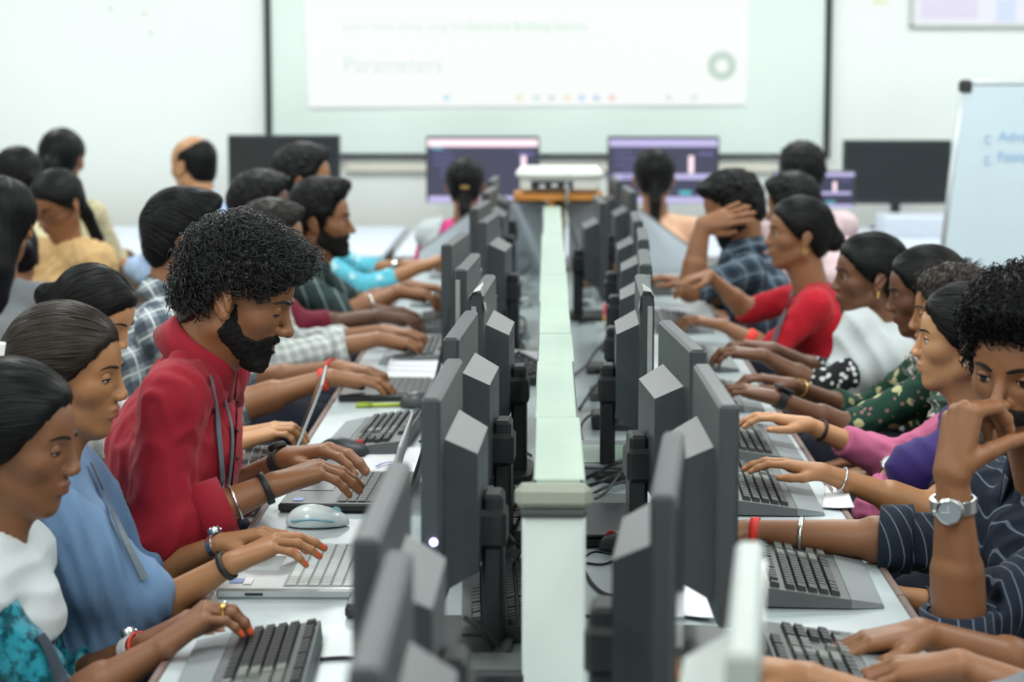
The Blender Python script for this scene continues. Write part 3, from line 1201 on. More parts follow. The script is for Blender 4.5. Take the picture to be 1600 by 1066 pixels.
def build_head(bag, hd, base, person, name_mats):
    """hd: C, R, scale, fp, hair, beard, eyes; adds skin to bag, children to person"""
    C, R, sc = np.asarray(hd['C']), hd['R'], hd.get('scale', 1.0)
    fp, vox = hd.get('fp', {}), hd['vox']
    rng = np.random.default_rng(hd.get('seed', 1))
    W = lambda V: (np.asarray(V) * sc) @ R.T + C
    nb = R.T @ (np.asarray(hd['NB']) - C) / sc
    s = head_sdf(fp, nb)
    V, Q = s.mesh(vox / sc)
    fc = V[Q].mean(1)
    m = np.zeros(len(Q), int)
    dl = np.minimum(((fc - np.array((0.0895, 0, -0.0528))) ** 2 / np.array((0.011, 0.0205, 0.0052)) ** 2).sum(1),
                    ((fc - np.array((0.0880, 0, -0.0640))) ** 2 / np.array((0.011, 0.0180, 0.0060)) ** 2).sum(1))
    m[dl < 1] = 1
    bag.add(W(V), Q, m)
    kids = {}
    # eyes
    if hd.get('eyes', True):
        gz = hd.get('gaze', (0.0, 0.0))      # (left, down) in radians
        shut = hd.get('lid', 0.18)           # elevation of the upper lid edge above the centre, radians
        for sy in (-1, 1):
            eb = Bag()
            c = np.array((EYE_C[0], sy * EYE_C[1], EYE_C[2]))
            V, Q = sphere_patch((0, 0, 0), EYE_R, -1.5, 1.5, -1.4, 1.4, 25, 21)
            fd = V[Q].mean(1) / EYE_R
            gd = np.array((math.cos(gz[0]) * math.cos(gz[1]), math.sin(gz[0]), -math.sin(gz[1])))
            eb.add(W(V @ Rz(sy * 0.12).T + c), Q, ((fd @ gd) > math.cos(0.52)).astype(int))
            link('eye', eb.mesh('eye', [EYE_WHITE, EYE_IRIS], base), person)
            yaw = Rz(sy * 0.30)
            V, Q = sphere_patch((0, 0, 0), EYE_R * 1.10, -1.55, 1.55, shut, 1.5, 18, 8)
            el = np.arcsin(np.clip(V[:, 2] / (EYE_R * 1.10), -1, 1))
            az = np.arctan2(V[:, 1], V[:, 0])
            V[:, 2] -= (1 - np.clip((el - shut) / 0.8, 0, 1)) * (1 - np.cos(az)) * 0.006
            bag.add(W(V @ yaw.T + c), Q, 0)
            V, Q = sphere_patch((0, 0, 0), EYE_R * 1.08, -1.55, 1.55, -1.5, -0.46, 18, 8)
            bag.add(W(V @ yaw.T + c), Q, 0)
        for sy in (-1, 1):
            bb = MB()
            pts = []
            for t in np.linspace(0, 1, 9):
                x = 0.0880 - 0.020 * t ** 1.6
                y = sy * (0.012 + 0.039 * t)
                z = 0.0205 + 0.0065 * math.sin(t * 2.6) - 0.004 * t + hd.get('brow', 0)
                pts.append((x, y, z))
            pts = np.array(pts)
            g = s.grad(pts)
            pts = pts - g * (s.eval(pts) - 0.0004)[:, None]
            wd = 0.0055 if fp.get('male') else 0.0042
            bb.tube(W(pts), wd * sc * np.array((0.55, 0.9, 1, 1, 0.95, 0.85, 0.7, 0.5, 0.15)), 6, flat=0.6)
            c = np.array((EYE_C[0], sy * EYE_C[1], EYE_C[2]))
            lash = []
            for a in np.linspace(-1.1, 1.15, 11):
                el = shut
                p = np.array((math.cos(a) * math.cos(el), math.sin(a) * math.cos(el), math.sin(el))) * EYE_R * 1.14
                p[2] -= (1 - math.cos(a)) * 0.006
                lash.append(Rz(sy * 0.30) @ p + c)
            link('eyebrow', mesh_np('eyebrow', np.array(bb.v) - base, bb.f, [hd.get('hairmat', HAIR_BLACK)], True), person)
            lb = MB().tube(W(np.array(lash)), 0.0012 * sc, 5)
            link('eyelash', mesh_np('eyelash', np.array(lb.v) - base, lb.f, [HAIR_BLACK], True), person)
    # hair
    h = hd.get('hair')
    hm = hd.get('hairmat', HAIR_BLACK)
    if h:
        hs = hair_sdf(h)
        V, Q = hs.mesh(max(vox, 0.0032) / sc)
        Nn = vnormals(V, Q)
        amp = h.get('rough', 0.001)
        if h.get('curly'):
            dn = wavy(V, rng, 8, 160, 330)
            V = V + Nn * (np.abs(dn) * h['curly'] - 0.3 * h['curly'])[:, None]
        else:
            V = V + Nn * (wavy(V, rng, 6, 60, 160) * amp)[:, None]
        hb = Bag()
        hb.add(W(V), Q, 0)
        ns = h.get('strands', 0)
        if ns:
            up = V[:, 2] > h.get('smin', -0.05)
            ids = rng.choice(np.nonzero(up)[0], ns)
            roots = V[ids] + rng.normal(size=(ns, 3)) * 0.002
            fl = h.get('flow', 'back')
            if fl == 'back':
                tg = np.array(h.get('to', (-0.11, 0, -0.02)))
                flow = lambda q: unit_rows(tg - q)
            elif fl == 'side':
                flow = lambda q: unit_rows(np.stack([-0.9 + 0 * q[:, 0], np.sign(q[:, 1] - h.get('part', 0) + 1e-6) * 0.8, -0.8 + 0 * q[:, 0]], 1))
            elif fl == 'front':
                flow = lambda q: unit_rows(np.stack([1.0 + 0 * q[:, 0], 0.25 * np.sin(q[:, 0] * 70), -0.5 - 3.0 * q[:, 0]], 1))
            elif fl == 'up':
                flow = lambda q: unit_rows(np.stack([-0.5 + 0 * q[:, 0], 0.2 * np.sin(q[:, 2] * 90), 0.5 - 9 * np.abs(q[:, 1])], 1))
            else:
                flow = lambda q: unit_rows(np.stack([-0.25 + 0 * q[:, 0], 0.1 * np.sin(q[:, 0] * 80), -1.0 + 0 * q[:, 0]], 1))
            if h.get('curl'):
                cl = h['curl']
                V, Q = curls(hs, roots, cl.get('n', 12), cl['len'], cl['amp'], cl['turns'], cl['r'], rng, flow, cl.get('lean', 0.5))
            else:
                V, Q = ribbons(hs, roots, flow, h.get('nstep', 9), h.get('step', 0.010), h.get('lift', 0.0022), h.get('width', 0.0011), rng)
            hb.add(W(V), Q, 0)
        kids['hair'] = link('hair', hb.mesh('hair', [hm], base), person)
    # beard
    b = hd.get('beard')
    if b:
        g = b.get('grow', 0.004)
        ch = b.get('cheek', [(-0.06, 0.06), (0.004, 0.01), (0.022, -0.022), (0.042, -0.042), (0.060, -0.046), (0.082, -0.040), (0.12, -0.038)])
        bk = b.get('back', [(-0.16, 0.02), (-0.105, 0.02), (-0.085, 0.008), (-0.06, -0.006), (-0.02, 0.004), (0.02, 0.012)])
        cx, cz = [q[0] for q in ch], [q[1] for q in ch]
        bz, bx = [q[0] for q in bk], [q[1] for q in bk]
        def bf(X, Y, Z):
            Q3 = None
            d = np.maximum(Z - np.interp(X, cx, cz), np.interp(Z, bz, bx) - X)
            d = np.maximum(d, -0.112 - b.get('len', 0.0) - Z)
            return d * 0.8
        bs = SDF()
        bs.p = [q for q in s.p if q[4] == 'u' or q[4] == 's']
        bs2 = SDF()
        bs2.p = [(lambda X, Y, Z, f=fn: f(X, Y, Z) - (g if op == 'u' else -0.0), lo - (g if op == 'u' else 0), hi + (g if op == 'u' else 0), k, op) for fn, lo, hi, k, op in s.p[:9] + s.p[9:9]]
        bs2.ell((0.064, 0, -0.056), np.array((0.025, 0.029, 0.028)) + g * 0.8, k=0.014)
        bs2.ell((0.067, 0, -0.096), np.array((0.019, 0.022, 0.016)) + g * 1.4, k=0.014)
        bs2.fun(bf, (-9,) * 3, (9,) * 3, k=0.006, op='i')
        bs2.ell((0.094, 0, -0.0590), (0.018, 0.0195, 0.0080), k=0.004, op='s')
        V, Q = bs2.mesh(max(vox, 0.003) / sc, (-0.03, -0.09, -0.16), (0.12, 0.09, 0.03))
        if len(Q):
            Nn = vnormals(V, Q)
            V = V + Nn * (wavy(V, rng, 8, 250, 700) * 0.0010)[:, None]
            bg = Bag()
            bg.add(W(V), Q, 0)
            if b.get('strands'):
                out = V[(Nn @ np.array((0.5, 0, -0.3)) > -0.5)]
                roots = out[rng.integers(0, len(out), b['strands'])]
                V2, Q2 = curls(bs2, roots, 5, b.get('slen', 0.010), 0.0018, 0.6, 0.0007, rng, lambda q: np.tile(np.array((0.25, 0, -1.0)), (len(q), 1)), 0.6)
                bg.add(W(V2), Q2, 0)
            kids['beard'] = link('beard', bg.mesh('beard', [BEARD], base), person)
    return kids, s, W


def unit_rows(a):
    return a / np.maximum(np.linalg.norm(a, axis=1, keepdims=True), 1e-9)


# ------------------------------------------------------------------ people: arms and hands
CURL = {
    'type': [(18, 38, 22)] * 4,
    'flat': [(6, 12, 8)] * 4,
    'mouse': [(10, 26, 16)] * 4,
    'fist': [(68, 88, 50)] * 4,
    'rest': [(14, 30, 18), (18, 34, 20), (24, 38, 22), (30, 40, 24)],
    'point': [(4, 14, 8), (30, 48, 26), (36, 50, 28), (40, 50, 28)],
}


def hand_prims(s, o, H, sg, size, slim, curl, thumb='side', spread=1.0):
    """palm and five fingers; o wrist, H frame (x to the fingers, z back of the hand), sg +1 for a right hand"""
    k = size / 0.185
    pt = lambda x, y, z: o + H @ (np.array((x, sg * y, z)) * k)
    rr = lambda r: r * k * slim
    mcp = [(0.086, 0.027, 0.001), (0.090, 0.0085, 0.003), (0.085, -0.010, 0.002), (0.076, -0.0275, -0.003)]
    for (x, y, z), r in zip(mcp, (0.0112, 0.0115, 0.0108, 0.0100)):
        s.cone(pt(0.0, y * 0.5, 0), pt(x, y, z - 0.001), rr(0.0165), rr(r), k=0.010)
    s.cone(pt(0.02, 0.0, -0.004), pt(0.07, -0.018, -0.009), rr(0.017), rr(0.012), k=0.012)
    L = [(0.041, 0.025, 0.019), (0.045, 0.029, 0.020), (0.042, 0.027, 0.020), (0.033, 0.020, 0.018)]
    R0 = [0.0096, 0.0097, 0.0092, 0.0083]
    sp = [7, 1.5, -4, -11]
    tips, segs = [], []
    for f in range(4):
        p = np.array(mcp[f])
        th = 0.0
        r = R0[f]
        for j in range(3):
            th += rad(curl[f][j])
            sa = rad(sp[f] * spread)
            d = np.array((math.cos(th) * math.cos(sa), math.sin(sa) * math.cos(th), -math.sin(th)))
            q = p + d * L[f][j]
            r2 = r * (0.92 if j < 2 else 0.86)
            s.cone(pt(*p), pt(*q), rr(r), rr(r2), k=0.0035)
            if j == 0:
                segs.append((pt(*(p * 0.35 + q * 0.65)), unit(pt(*q) - pt(*p)), rr((r + r2) / 2)))
            if j < 2:
                s.ell(pt(*q), np.full(3, rr(r2 * 1.01)), k=0.003)
            p, r = q, r2
        tips.append((pt(*p), H @ (d * np.array((1, sg, 1))), H @ (np.array((math.sin(th), 0, math.cos(th))))))
    if thumb == 'side':
        ch = [(0.016, 0.020, -0.006), (0.046, 0.043, -0.016), (0.074, 0.050, -0.022), (0.098, 0.050, -0.027)]
    elif thumb == 'palm':
        ch = [(0.016, 0.020, -0.008), (0.038, 0.036, -0.032), (0.054, 0.040, -0.060), (0.064, 0.040, -0.088)]
    elif thumb == 'in':
        ch = [(0.016, 0.020, -0.008), (0.046, 0.036, -0.024), (0.072, 0.032, -0.034), (0.094, 0.022, -0.040)]
    else:
        ch = [(0.016, 0.020, -0.006), (0.040, 0.052, -0.010), (0.060, 0.074, -0.012), (0.078, 0.092, -0.013)]
    rt = (0.0150, 0.0118, 0.0102, 0.0082)
    for i in range(3):
        s.cone(pt(*ch[i]), pt(*ch[i + 1]), rr(rt[i]), rr(rt[i + 1]), k=0.008 if i == 0 else 0.0035)
    d = unit(pt(*ch[3]) - pt(*ch[2]))
    tips.append((pt(*ch[3]), d, unit(H @ np.array((0, sg * 0.3, 1.0)))))
    return tips, k, segs


def build_arm(bag, a, base, vox, female, skin_upper=None, nail=None):
    """a: dict E, W (elbow, wrist), dir, up, curl, side (+1 right hand)"""
    E, Wp = np.asarray(a['E'], float), np.asarray(a['W'], float)
    fx = unit(Wp - E)
    up = np.asarray(a.get('up', (0, 0, 1.0)), float)
    fz = unit(up - fx * (up @ fx))
    A = np.stack([fx, np.cross(fz, fx), fz], 1)
    toL = lambda p: A.T @ (np.asarray(p, float) - Wp)
    hd = unit(np.asarray(a['dir'], float))
    hz = unit(up - hd * (up @ hd))
    H = A.T @ np.stack([hd, np.cross(hz, hd), hz], 1)
    slim = 0.93 if female else 1.04
    size = a.get('size', 0.168 if female else 0.186)
    s = SDF()
    el = toL(E)
    re, rw = (0.036, 0.0215) if female else (0.043, 0.0265)
    re *= a.get('fat', 1.0)
    rw *= a.get('fat', 1.0)
    mid = el * 0.62
    s.cone(el, mid, re, re * 0.98, k=0.004)
    s.cone(mid, (0, 0, 0), re * 0.98, rw, k=0.004, flat=0.84, axis=(0, 0, 1))
    if skin_upper is not None:
        s.cone(el, toL(skin_upper), re, re * 1.12, k=0.02)
    tips, k, segs = hand_prims(s, np.zeros(3), H, a.get('side', 1), size, slim, a.get('curlv') or CURL[a.get('curl', 'type')], a.get('thumb', 'side'), a.get('spread', 1.0))
    V, Q = s.mesh(vox)
    m = np.zeros(len(Q), int)
    fc = V[Q].mean(1)
    fn = np.cross(V[Q[:, 2]] - V[Q[:, 0]], V[Q[:, 3]] - V[Q[:, 1]])
    fn = unit_rows(fn)
    for tp, d, n in tips:
        c = tp + d * 0.001 * k
        rel = fc - c
        hit = (np.linalg.norm(rel, axis=1) < 0.0105 * k * (1.25 if nail else 1)) & (fn @ n > (-0.25 if nail else 0.25))
        m[hit] = 2
    bag.add(V @ A.T + Wp, Q, m)
    return {'A': A, 'E': E, 'W': Wp, 're': re, 'rw': rw, 'fx': fx, 'fz': fz, 'fingers': [(A @ c + Wp, A @ d, r) for c, d, r in segs]}


def ring_on_arm(arm, t, width, thick, grow=0.002, seg=24):
    """a band round the forearm at fraction t (0 elbow .. 1 wrist)"""
    c = arm['E'] + (arm['W'] - arm['E']) * t
    rr = arm['re'] * 0.98
    r = rr + (arm['rw'] - rr) * max(0, (t - 0.38) / 0.62)
    A = arm['A']
    mb = MB()
    V, F = [], []
    for i in range(seg):
        an = 2 * math.pi * i / seg
        u = A[:, 1] * math.cos(an) + A[:, 2] * math.sin(an) * 0.86
        for (dx, dr) in ((-width / 2, 0), (-width / 2, thick), (width / 2, thick), (width / 2, 0)):
            V.append(c + arm['fx'] * dx + u * (r + grow + dr))
        j = (i + 1) % seg
        for q in range(4):
            q2 = (q + 1) % 4
            F.append((i * 4 + q, j * 4 + q, j * 4 + q2, i * 4 + q2))
    mb.add(V, F)
    return mb, c, r + grow + thick


def wear_band(person, base, arm, t, mat, name='bracelet', width=0.006, thick=0.003, label=None):
    mb, c, r = ring_on_arm(arm, t, width, thick)
    o = link(name, mesh_np(name, np.array(mb.v) - base, mb.f, [mat], True), person)
    if label:
        o['label'] = label
    return o


def wear_ring(sp, side, finger, mat, stone=0.0):
    """a finger ring just short of the middle joint"""
    c, d, r = sp['_arms'][side]['fingers'][finger]
    u = unit(np.cross(d, (0.3, 0.2, 1.0)))
    w = np.cross(d, u)
    mb = MB().tube(np.array([c + (u * math.cos(t) + w * math.sin(t)) * (r + 0.001) for t in np.linspace(0, 6.283, 18)]) - sp['_base'], 0.0017, 6)
    o = link('ring', mb.mesh('ring', mat, True), sp['_root'])
    if stone:
        up = unit(np.array((0, -0.5, 1.0)) - d * (np.array((0, -0.5, 1.0)) @ d))
        MB().lathe([(0, -stone), (stone * 0.75, -stone * 0.7), (stone, 0), (stone * 0.75, stone * 0.7), (0, stone)], 10, c + up * (r + 0.003) - sp['_base']).obj('stone', mat, o, True)
    return o


def wear_watch(person, base, arm, t, band, case, face, square=False, label=None, dia=0.036, width=0.02, turn=0.0, links=True):
    mb, c, r = ring_on_arm(arm, t, width, 0.003)
    w = link('watch', mesh_np('watch', np.array(mb.v) - base, mb.f, [band], False), person)
    if label:
        w['label'] = label
    A = arm['A']
    z = A[:, 2] * math.cos(turn) + A[:, 1] * math.sin(turn)
    x = arm['fx']
    y = np.cross(z, x)
    B = np.stack([x, y, z], 1)
    rc = r * (0.86 + 0.14 * abs(math.sin(turn)))
    cm = MB()
    if square:
        cm.box((0, 0, 0.004), (dia, dia * 0.88, 0.010), 0.003)
    else:
        cm.lathe([(dia * 0.5, -0.001), (dia * 0.52, 0.003), (dia * 0.5, 0.008), (dia * 0.43, 0.010), (dia * 0.42, 0.008), (0.0, 0.008)], 28)
        cm.lathe([(0.0028, 0), (0.0028, 0.004)], 8, (0, dia * 0.52, 0.004), Rx(rad(-90)))
    o = link('watch_case', mesh_np('watch_case', np.array(cm.v) @ B.T + c + z * rc - base, cm.f, [case], False), w)
    fm = MB()
    if square:
        fm.box((0, 0, 0.0092), (dia * 0.84, dia * 0.72, 0.001))
    else:
        fm.lathe([(dia * 0.415, 0.0078), (dia * 0.415, 0.0086), (0.0, 0.0086)], 24)
        fm.mi = 1
        fm.box((0.004, 0.002, 0.009), (0.011, 0.0012, 0.0006))
        fm.box((-0.001, 0.006, 0.009), (0.0012, 0.013, 0.0006))
    link('watch_dial', mesh_np('watch_dial', np.array(fm.v) @ B.T + c + z * rc - base, fm.f, [face, WHITE_TRIM], False, fm.m), w)
    if links:
        for k in range(-4, 5):
            if abs(k) < 2:
                continue
            a2 = k * 0.36
            u = z * math.cos(a2) + y * math.sin(a2)
            v = np.cross(u, x)
            lm = MB()
            lm.box((0, 0, 0), (width * 1.05, r * 0.30, 0.0045), 0.0012, np.stack([x, v, u], 1))
            link('watch_link', mesh_np('watch_link', np.array(lm.v) + c + u * rc - base, lm.f, [band], False), w)
    return w


# ------------------------------------------------------------------ people: clothed trunk
def torso_prims(s, sp, g=0.0, arms=True, k=0.03):
    NB, HP, lat = sp['NB'], sp['HP'], sp['lat']
    fem = sp['female']
    u = NB - HP
    uu = unit(u)
    wd = sp.get('build', 1.0)
    ws, ch = HP + u * 0.34, HP + u * 0.68
    fwd = sp['fwd']
    if fem:
        s.cone(HP, ws, 0.118 * wd + g, 0.096 * wd + g, k=k, flat=1.4, axis=lat)
        s.cone(ws, ch, 0.096 * wd + g, 0.104 * wd + g, k=k, flat=1.3, axis=lat)
        s.ell(ch + fwd * 0.055 - uu * 0.02, np.array((0.07, 0.115, 0.075)) * wd + g, np.stack([fwd, lat, uu], 1), k=0.04)
        s.cone(ch, NB - uu * 0.07, 0.104 * wd + g, 0.066 * wd + g, k=k, flat=1.45, axis=lat)
        rs = 0.046 * wd
    else:
        s.cone(HP, ws, 0.118 * wd + g, 0.110 * wd + g, k=k, flat=1.35, axis=lat)
        s.cone(ws, ch, 0.110 * wd + g, 0.118 * wd + g, k=k, flat=1.36, axis=lat)
        s.cone(ch, NB - uu * 0.075, 0.118 * wd + g, 0.078 * wd + g, k=k, flat=1.55, axis=lat)
        rs = 0.056 * wd
    s.cone(sp['SL'], sp['SR'], rs + g, rs + g, k=k)
    for S_ in (sp['SL'], sp['SR']):
        s.cone(NB - uu * 0.018, S_ - uu * 0.006, 0.040 + g, rs * 0.95 + g, k=k)
    if arms:
        for a in sp['arms']:
            S_ = sp['SR'] if a['side'] > 0 else sp['SL']
            E, Wp = np.asarray(a['E']), np.asarray(a['W'])
            sl = a.get('sl', 0.5)
            ra = (0.050 if fem else 0.058) * a.get('loose', 1.0) + g
            rb = (0.044 if fem else 0.053) * a.get('loose', 1.0) + g
            if sl < 0:
                t = 1 + sl
                end = S_ + (E - S_) * t
                s.cone(S_, end, ra, ra + (rb - ra) * t, k=k)
                d = unit(E - S_)
                re = ra
            else:
                s.cone(S_, E, ra, rb, k=k)
                end = E + (Wp - E) * sl
                re0, rw0 = (0.0353, 0.0215) if fem else (0.0421, 0.0265)
                re = re0 + (rw0 - re0) * max(0, (sl - 0.38) / 0.62) + 0.009 * a.get('loose', 1)
                s.cone(E, end, rb, re, k=0.02)
                d = unit(Wp - E)
            a['_end'], a['_d'], a['_re'] = end, d, re


def cut_sleeves(s, sp):
    for a in sp['arms']:
        e, d = a['_end'], a['_d']
        def fn(X, Y, Z, e=e, d=d, rc=a['_re'] + 0.014):
            x, y, z = X - e[0], Y - e[1], Z - e[2]
            t = x * d[0] + y * d[1] + z * d[2]
            r = np.sqrt(np.maximum(x * x + y * y + z * z - t * t, 0))
            return np.maximum(np.maximum(-t, t - 0.075), r - rc)
        s.fun(fn, e - 0.19, e + 0.19, k=0.003, op='s')


def folds(V, Q, rng, amp, sp, fmin=45, fmax=120, pleat=None):
    N = vnormals(V, Q)
    if pleat is not None:
        e = wavy(V, rng, 4, 6, 16)
        e2 = wavy(V, rng, 4, 14, 30)
        ph = V @ unit(pleat) * fmax + 2.2 * e
        return V + N * (amp * (1 - 2 * np.abs(np.sin(ph * 0.5)) ** 0.8) * (0.35 + 0.65 * np.clip(e2 + 0.5, 0, 1.4)))[:, None]
    up = unit(sp['NB'] - sp['HP'])
    dirs = [sp['fwd'] + 0.5 * up, sp['lat'] + 0.4 * up, sp['fwd'] - 0.6 * up, sp['lat'] - 0.3 * up + 0.5 * sp['fwd']]
    d = wavy(V, rng, 5, fmin, fmax, dirs)
    e = wavy(V, rng, 4, 14, 34)
    r = 1 - np.abs(np.sin(d * 1.6 + e * 1.4)) * 2
    return V + N * (amp * (r * (0.45 + 0.55 * np.abs(e))))[:, None]


def garment(name, s, vox, mat, person, base, rng, sp, amp=0.004, lap=1, fr=(45, 120), pleat=None):
    V, Q = s.mesh(vox, lap=lap)
    if len(Q) == 0:
        return None
    V = folds(V, Q, rng, amp, sp, *fr, pleat=pleat)
    return link(name, mesh_np(name, V - base, Q, [mat] if not isinstance(mat, list) else mat, True), person)


def band_mesh(pts, ups, w, th):
    """flat strap through points: ups gives the facing, w width, th thickness"""
    pts, ups = np.asarray(pts, float), np.asarray(ups, float)
    T = np.gradient(pts, axis=0)
    S = unit_rows(np.cross(ups, T))
    U = unit_rows(ups)
    V, F = [], []
    for i in range(len(pts)):
        for a, b in ((-1, 0), (1, 0), (1, 1), (-1, 1)):
            V.append(pts[i] + S[i] * a * w / 2 + U[i] * b * th)
    for i in range(len(pts) - 1):
        for q in range(4):
            q2 = (q + 1) % 4
            F.append((i * 4 + q, i * 4 + q2, (i + 1) * 4 + q2, (i + 1) * 4 + q))
    F += [(3, 2, 1, 0), tuple(len(V) - 4 + i for i in range(4))]
    return V, F


def snap(s, pts, off):
    """move points onto a surface at a distance"""
    q = np.asarray(pts, float)
    for _ in range(6):
        g = s.grad(q, 0.004)
        q = q - g * np.clip(s.eval(q) - off, -0.05, 0.05)[:, None]
    return q, s.grad(q, 0.004)


PEOPLE = []
TABLE_Z = 0.75
TROUSERS = [cloth_mat('trousers_navy', rgb(34, 38, 52)), cloth_mat('trousers_black', rgb(28, 28, 30)), cloth_mat('trousers_grey', rgb(80, 82, 86))]
SHOE = plain('dark_shoe', rgb(30, 27, 26), 0.5)
SKINS = {
    'dark': rgb(108, 71, 50), 'deep': rgb(92, 59, 43), 'brown': rgb(124, 83, 57), 'mid': rgb(142, 97, 67), 'tan': rgb(160, 112, 75), 'light': rgb(192, 142, 103),
}


def person(label, sp):
    """builds a seated person: body (skin) is the top-level mesh, hair, clothes and jewellery are its children"""
    Y = sp['Y']
    lod = 0 if Y < 5.3 else (1 if Y < 7.0 else 2)
    vh = (0.0028, 0.0036, 0.0048)[lod]
    vd = (0.0027, 0.0034, 0.0044)[lod]
    vs = (0.0075, 0.009, 0.011)[lod]
    rng = np.random.default_rng(sp.get('seed', int(Y * 100)))
    psi = rad(sp['psi'])
    fem = sp['female'] = sp.get('female', False)
    fwd, lat = Rz(psi) @ np.array((1.0, 0, 0)), Rz(psi) @ np.array((0, 1.0, 0))
    hy, hp, hr = sp.get('head', (0, 0, 0))
    R = Rz(psi + rad(hy)) @ Ry(rad(hp)) @ Rx(rad(hr))
    C = np.asarray(sp['C'], float)
    scale = sp.get('scale', 0.95 if fem else 1.0)
    if 'NB' not in sp:
        sp['NB'] = C + (Ry(0) @ (-0.5 * (R @ np.array((1.0, 0, 0)) + fwd) * 0.05)) + np.array((0, 0, -0.150 * scale)) + np.asarray(sp.get('nb', (0, 0, 0)))
    NB = sp['NB'] = np.asarray(sp['NB'], float)
    lean = sp.get('lean', 0.10)
    if 'HP' not in sp:
        sp['HP'] = np.array((NB[0], NB[1], 0.55)) - fwd * lean
    HP = sp['HP'] = np.asarray(sp['HP'], float)
    tw = rad(sp.get('twist', 0))
    sl = Rz(psi + tw) @ np.array((0, 1.0, 0))
    sw = sp.get('sw', 0.150 if fem else 0.178)
    drop = np.array((0, 0, -0.060))
    sp['fwd'], sp['lat'] = Rz(psi + tw) @ np.array((1.0, 0, 0)), sl
    sp.setdefault('SL', NB + sl * sw + drop + sp['fwd'] * 0.01)
    sp.setdefault('SR', NB - sl * sw + drop + sp['fwd'] * 0.01)
    base = np.array((HP[0], HP[1], 0.0))
    skin = skin_mat('skin_' + sp['skin'], SKINS[sp['skin']])
    lip = lip_mat(sp['skin'], SKINS[sp['skin']])
    nailm = NAIL_POLISH if sp.get('polish') else plain('nail_' + sp['skin'], scl((SKINS[sp['skin']][0] * 1.25, SKINS[sp['skin']][1] * 1.15, SKINS[sp['skin']][2] * 1.15, 1), 1), 0.3)
    me_ph = bpy.data.meshes.new('person')
    root = link('person', me_ph, None, base)
    tag(root, label, 'person', sp.get('group'))
    bag = Bag()
    hd = dict(C=C, R=R, scale=scale, NB=NB - np.array((0, 0, 0.02)), vox=vh, fp=dict(sp.get('fp', {}), male=not fem), hair=sp.get('hair'), beard=sp.get('beard'),
              eyes=sp.get('eyes', lod < 2 or sp.get('face', False)), gaze=sp.get('gaze', (0, 0.1)), lid=sp.get('lid', 0.22), hairmat=sp.get('hairmat', HAIR_BLACK), seed=sp.get('seed', 3))
    kids, hs, W = build_head(bag, hd, base, root, None)
    sp['_headW'], sp['_R'], sp['_hs'] = W, R, hs
    arms = {}
    for i, a in enumerate(sp['arms']):
        S_ = sp['SR'] if a['side'] > 0 else sp['SL']
        su = None
        if a.get('sl', 0.5) < 0.12:
            su = a['E'] + (S_ - a['E']) * 0.75
        arms[a['side']] = build_arm(bag, a, base, vd, fem, su, sp.get('polish'))
    # trunk under the clothes, so that the body is one figure
    tb = SDF()
    torso_prims(tb, dict(sp, arms=[]), g=-0.016, arms=False)
    for S_ in (sp['SR'], sp['SL']):
        pass
    V, Q = tb.mesh(0.02)
    bag.add(V, Q, 0)
    me = bag.mesh('person', [skin, lip, nailm], base)
    root.data = me
    bpy.data.meshes.remove(me_ph)
    sp['_arms'], sp['_root'], sp['_base'] = arms, root, base
    # shirt
    sh = SDF()
    torso_prims(sh, sp, 0.0)
    cut_sleeves(sh, sp)
    nk = sp.get('neck', 'collar')
    u = unit(NB - HP)
    nup = unit(C + R @ np.array((-0.022, 0, -0.045)) - NB)
    nr = (0.050 if fem else 0.060)
    sh.cone(NB - nup * 0.01, NB + nup * 0.12, nr, nr, k=0.006, op='s')
    if nk == 'round':
        sh.ell(NB + sp['fwd'] * 0.055 + u * 0.005, (0.05, 0.062, 0.05), np.stack([sp['fwd'], sl, u], 1), k=0.01, op='s')
    sp['_shirt_sdf'] = sh
    shirt = garment('shirt' if not fem else 'kurta', sh, vs, sp['shirt'], root, base, rng, sp, sp.get('fold', 0.004), fr=sp.get('fr', (45, 120)))
    sp['_shirt'] = shirt
    for a in sp['arms']:
        if a.get('cuff'):
            V, F = [], []
            fx = a['_d']
            q = np.array((0, 0, 1.0)) - fx * fx[2]
            q = unit(q)
            r_ = np.cross(fx, q)
            n = 28
            cw, rr = a['cuff'], a['_re'] + 0.005
            for i in range(n):
                an = 6.2832 * i / n
                d = q * math.cos(an) + r_ * math.sin(an)
                wob = 0.002 * math.sin(3 * an + 1)
                for dx, dr in ((0.004, -0.008), (0.006, 0.003), (-cw, 0.006 + wob), (-cw - 0.004, -0.006)):
                    V.append(a['_end'] + fx * dx + d * (rr + dr + wob))
            for i in range(n):
                j = (i + 1) % n
                for k2 in range(3):
                    F.append((i * 4 + k2, j * 4 + k2, j * 4 + k2 + 1, i * 4 + k2 + 1))
            link('cuff', mesh_np('cuff', np.array(V) - base, F, [sp['shirt']], True), shirt)
    if nk == 'collar':
        collar(sp, shirt, base, nup, nr)
    # legs
    legs(sp, root, base, fwd, lat)
    sp['_C'] = C
    PEOPLE.append(sp)
    return sp


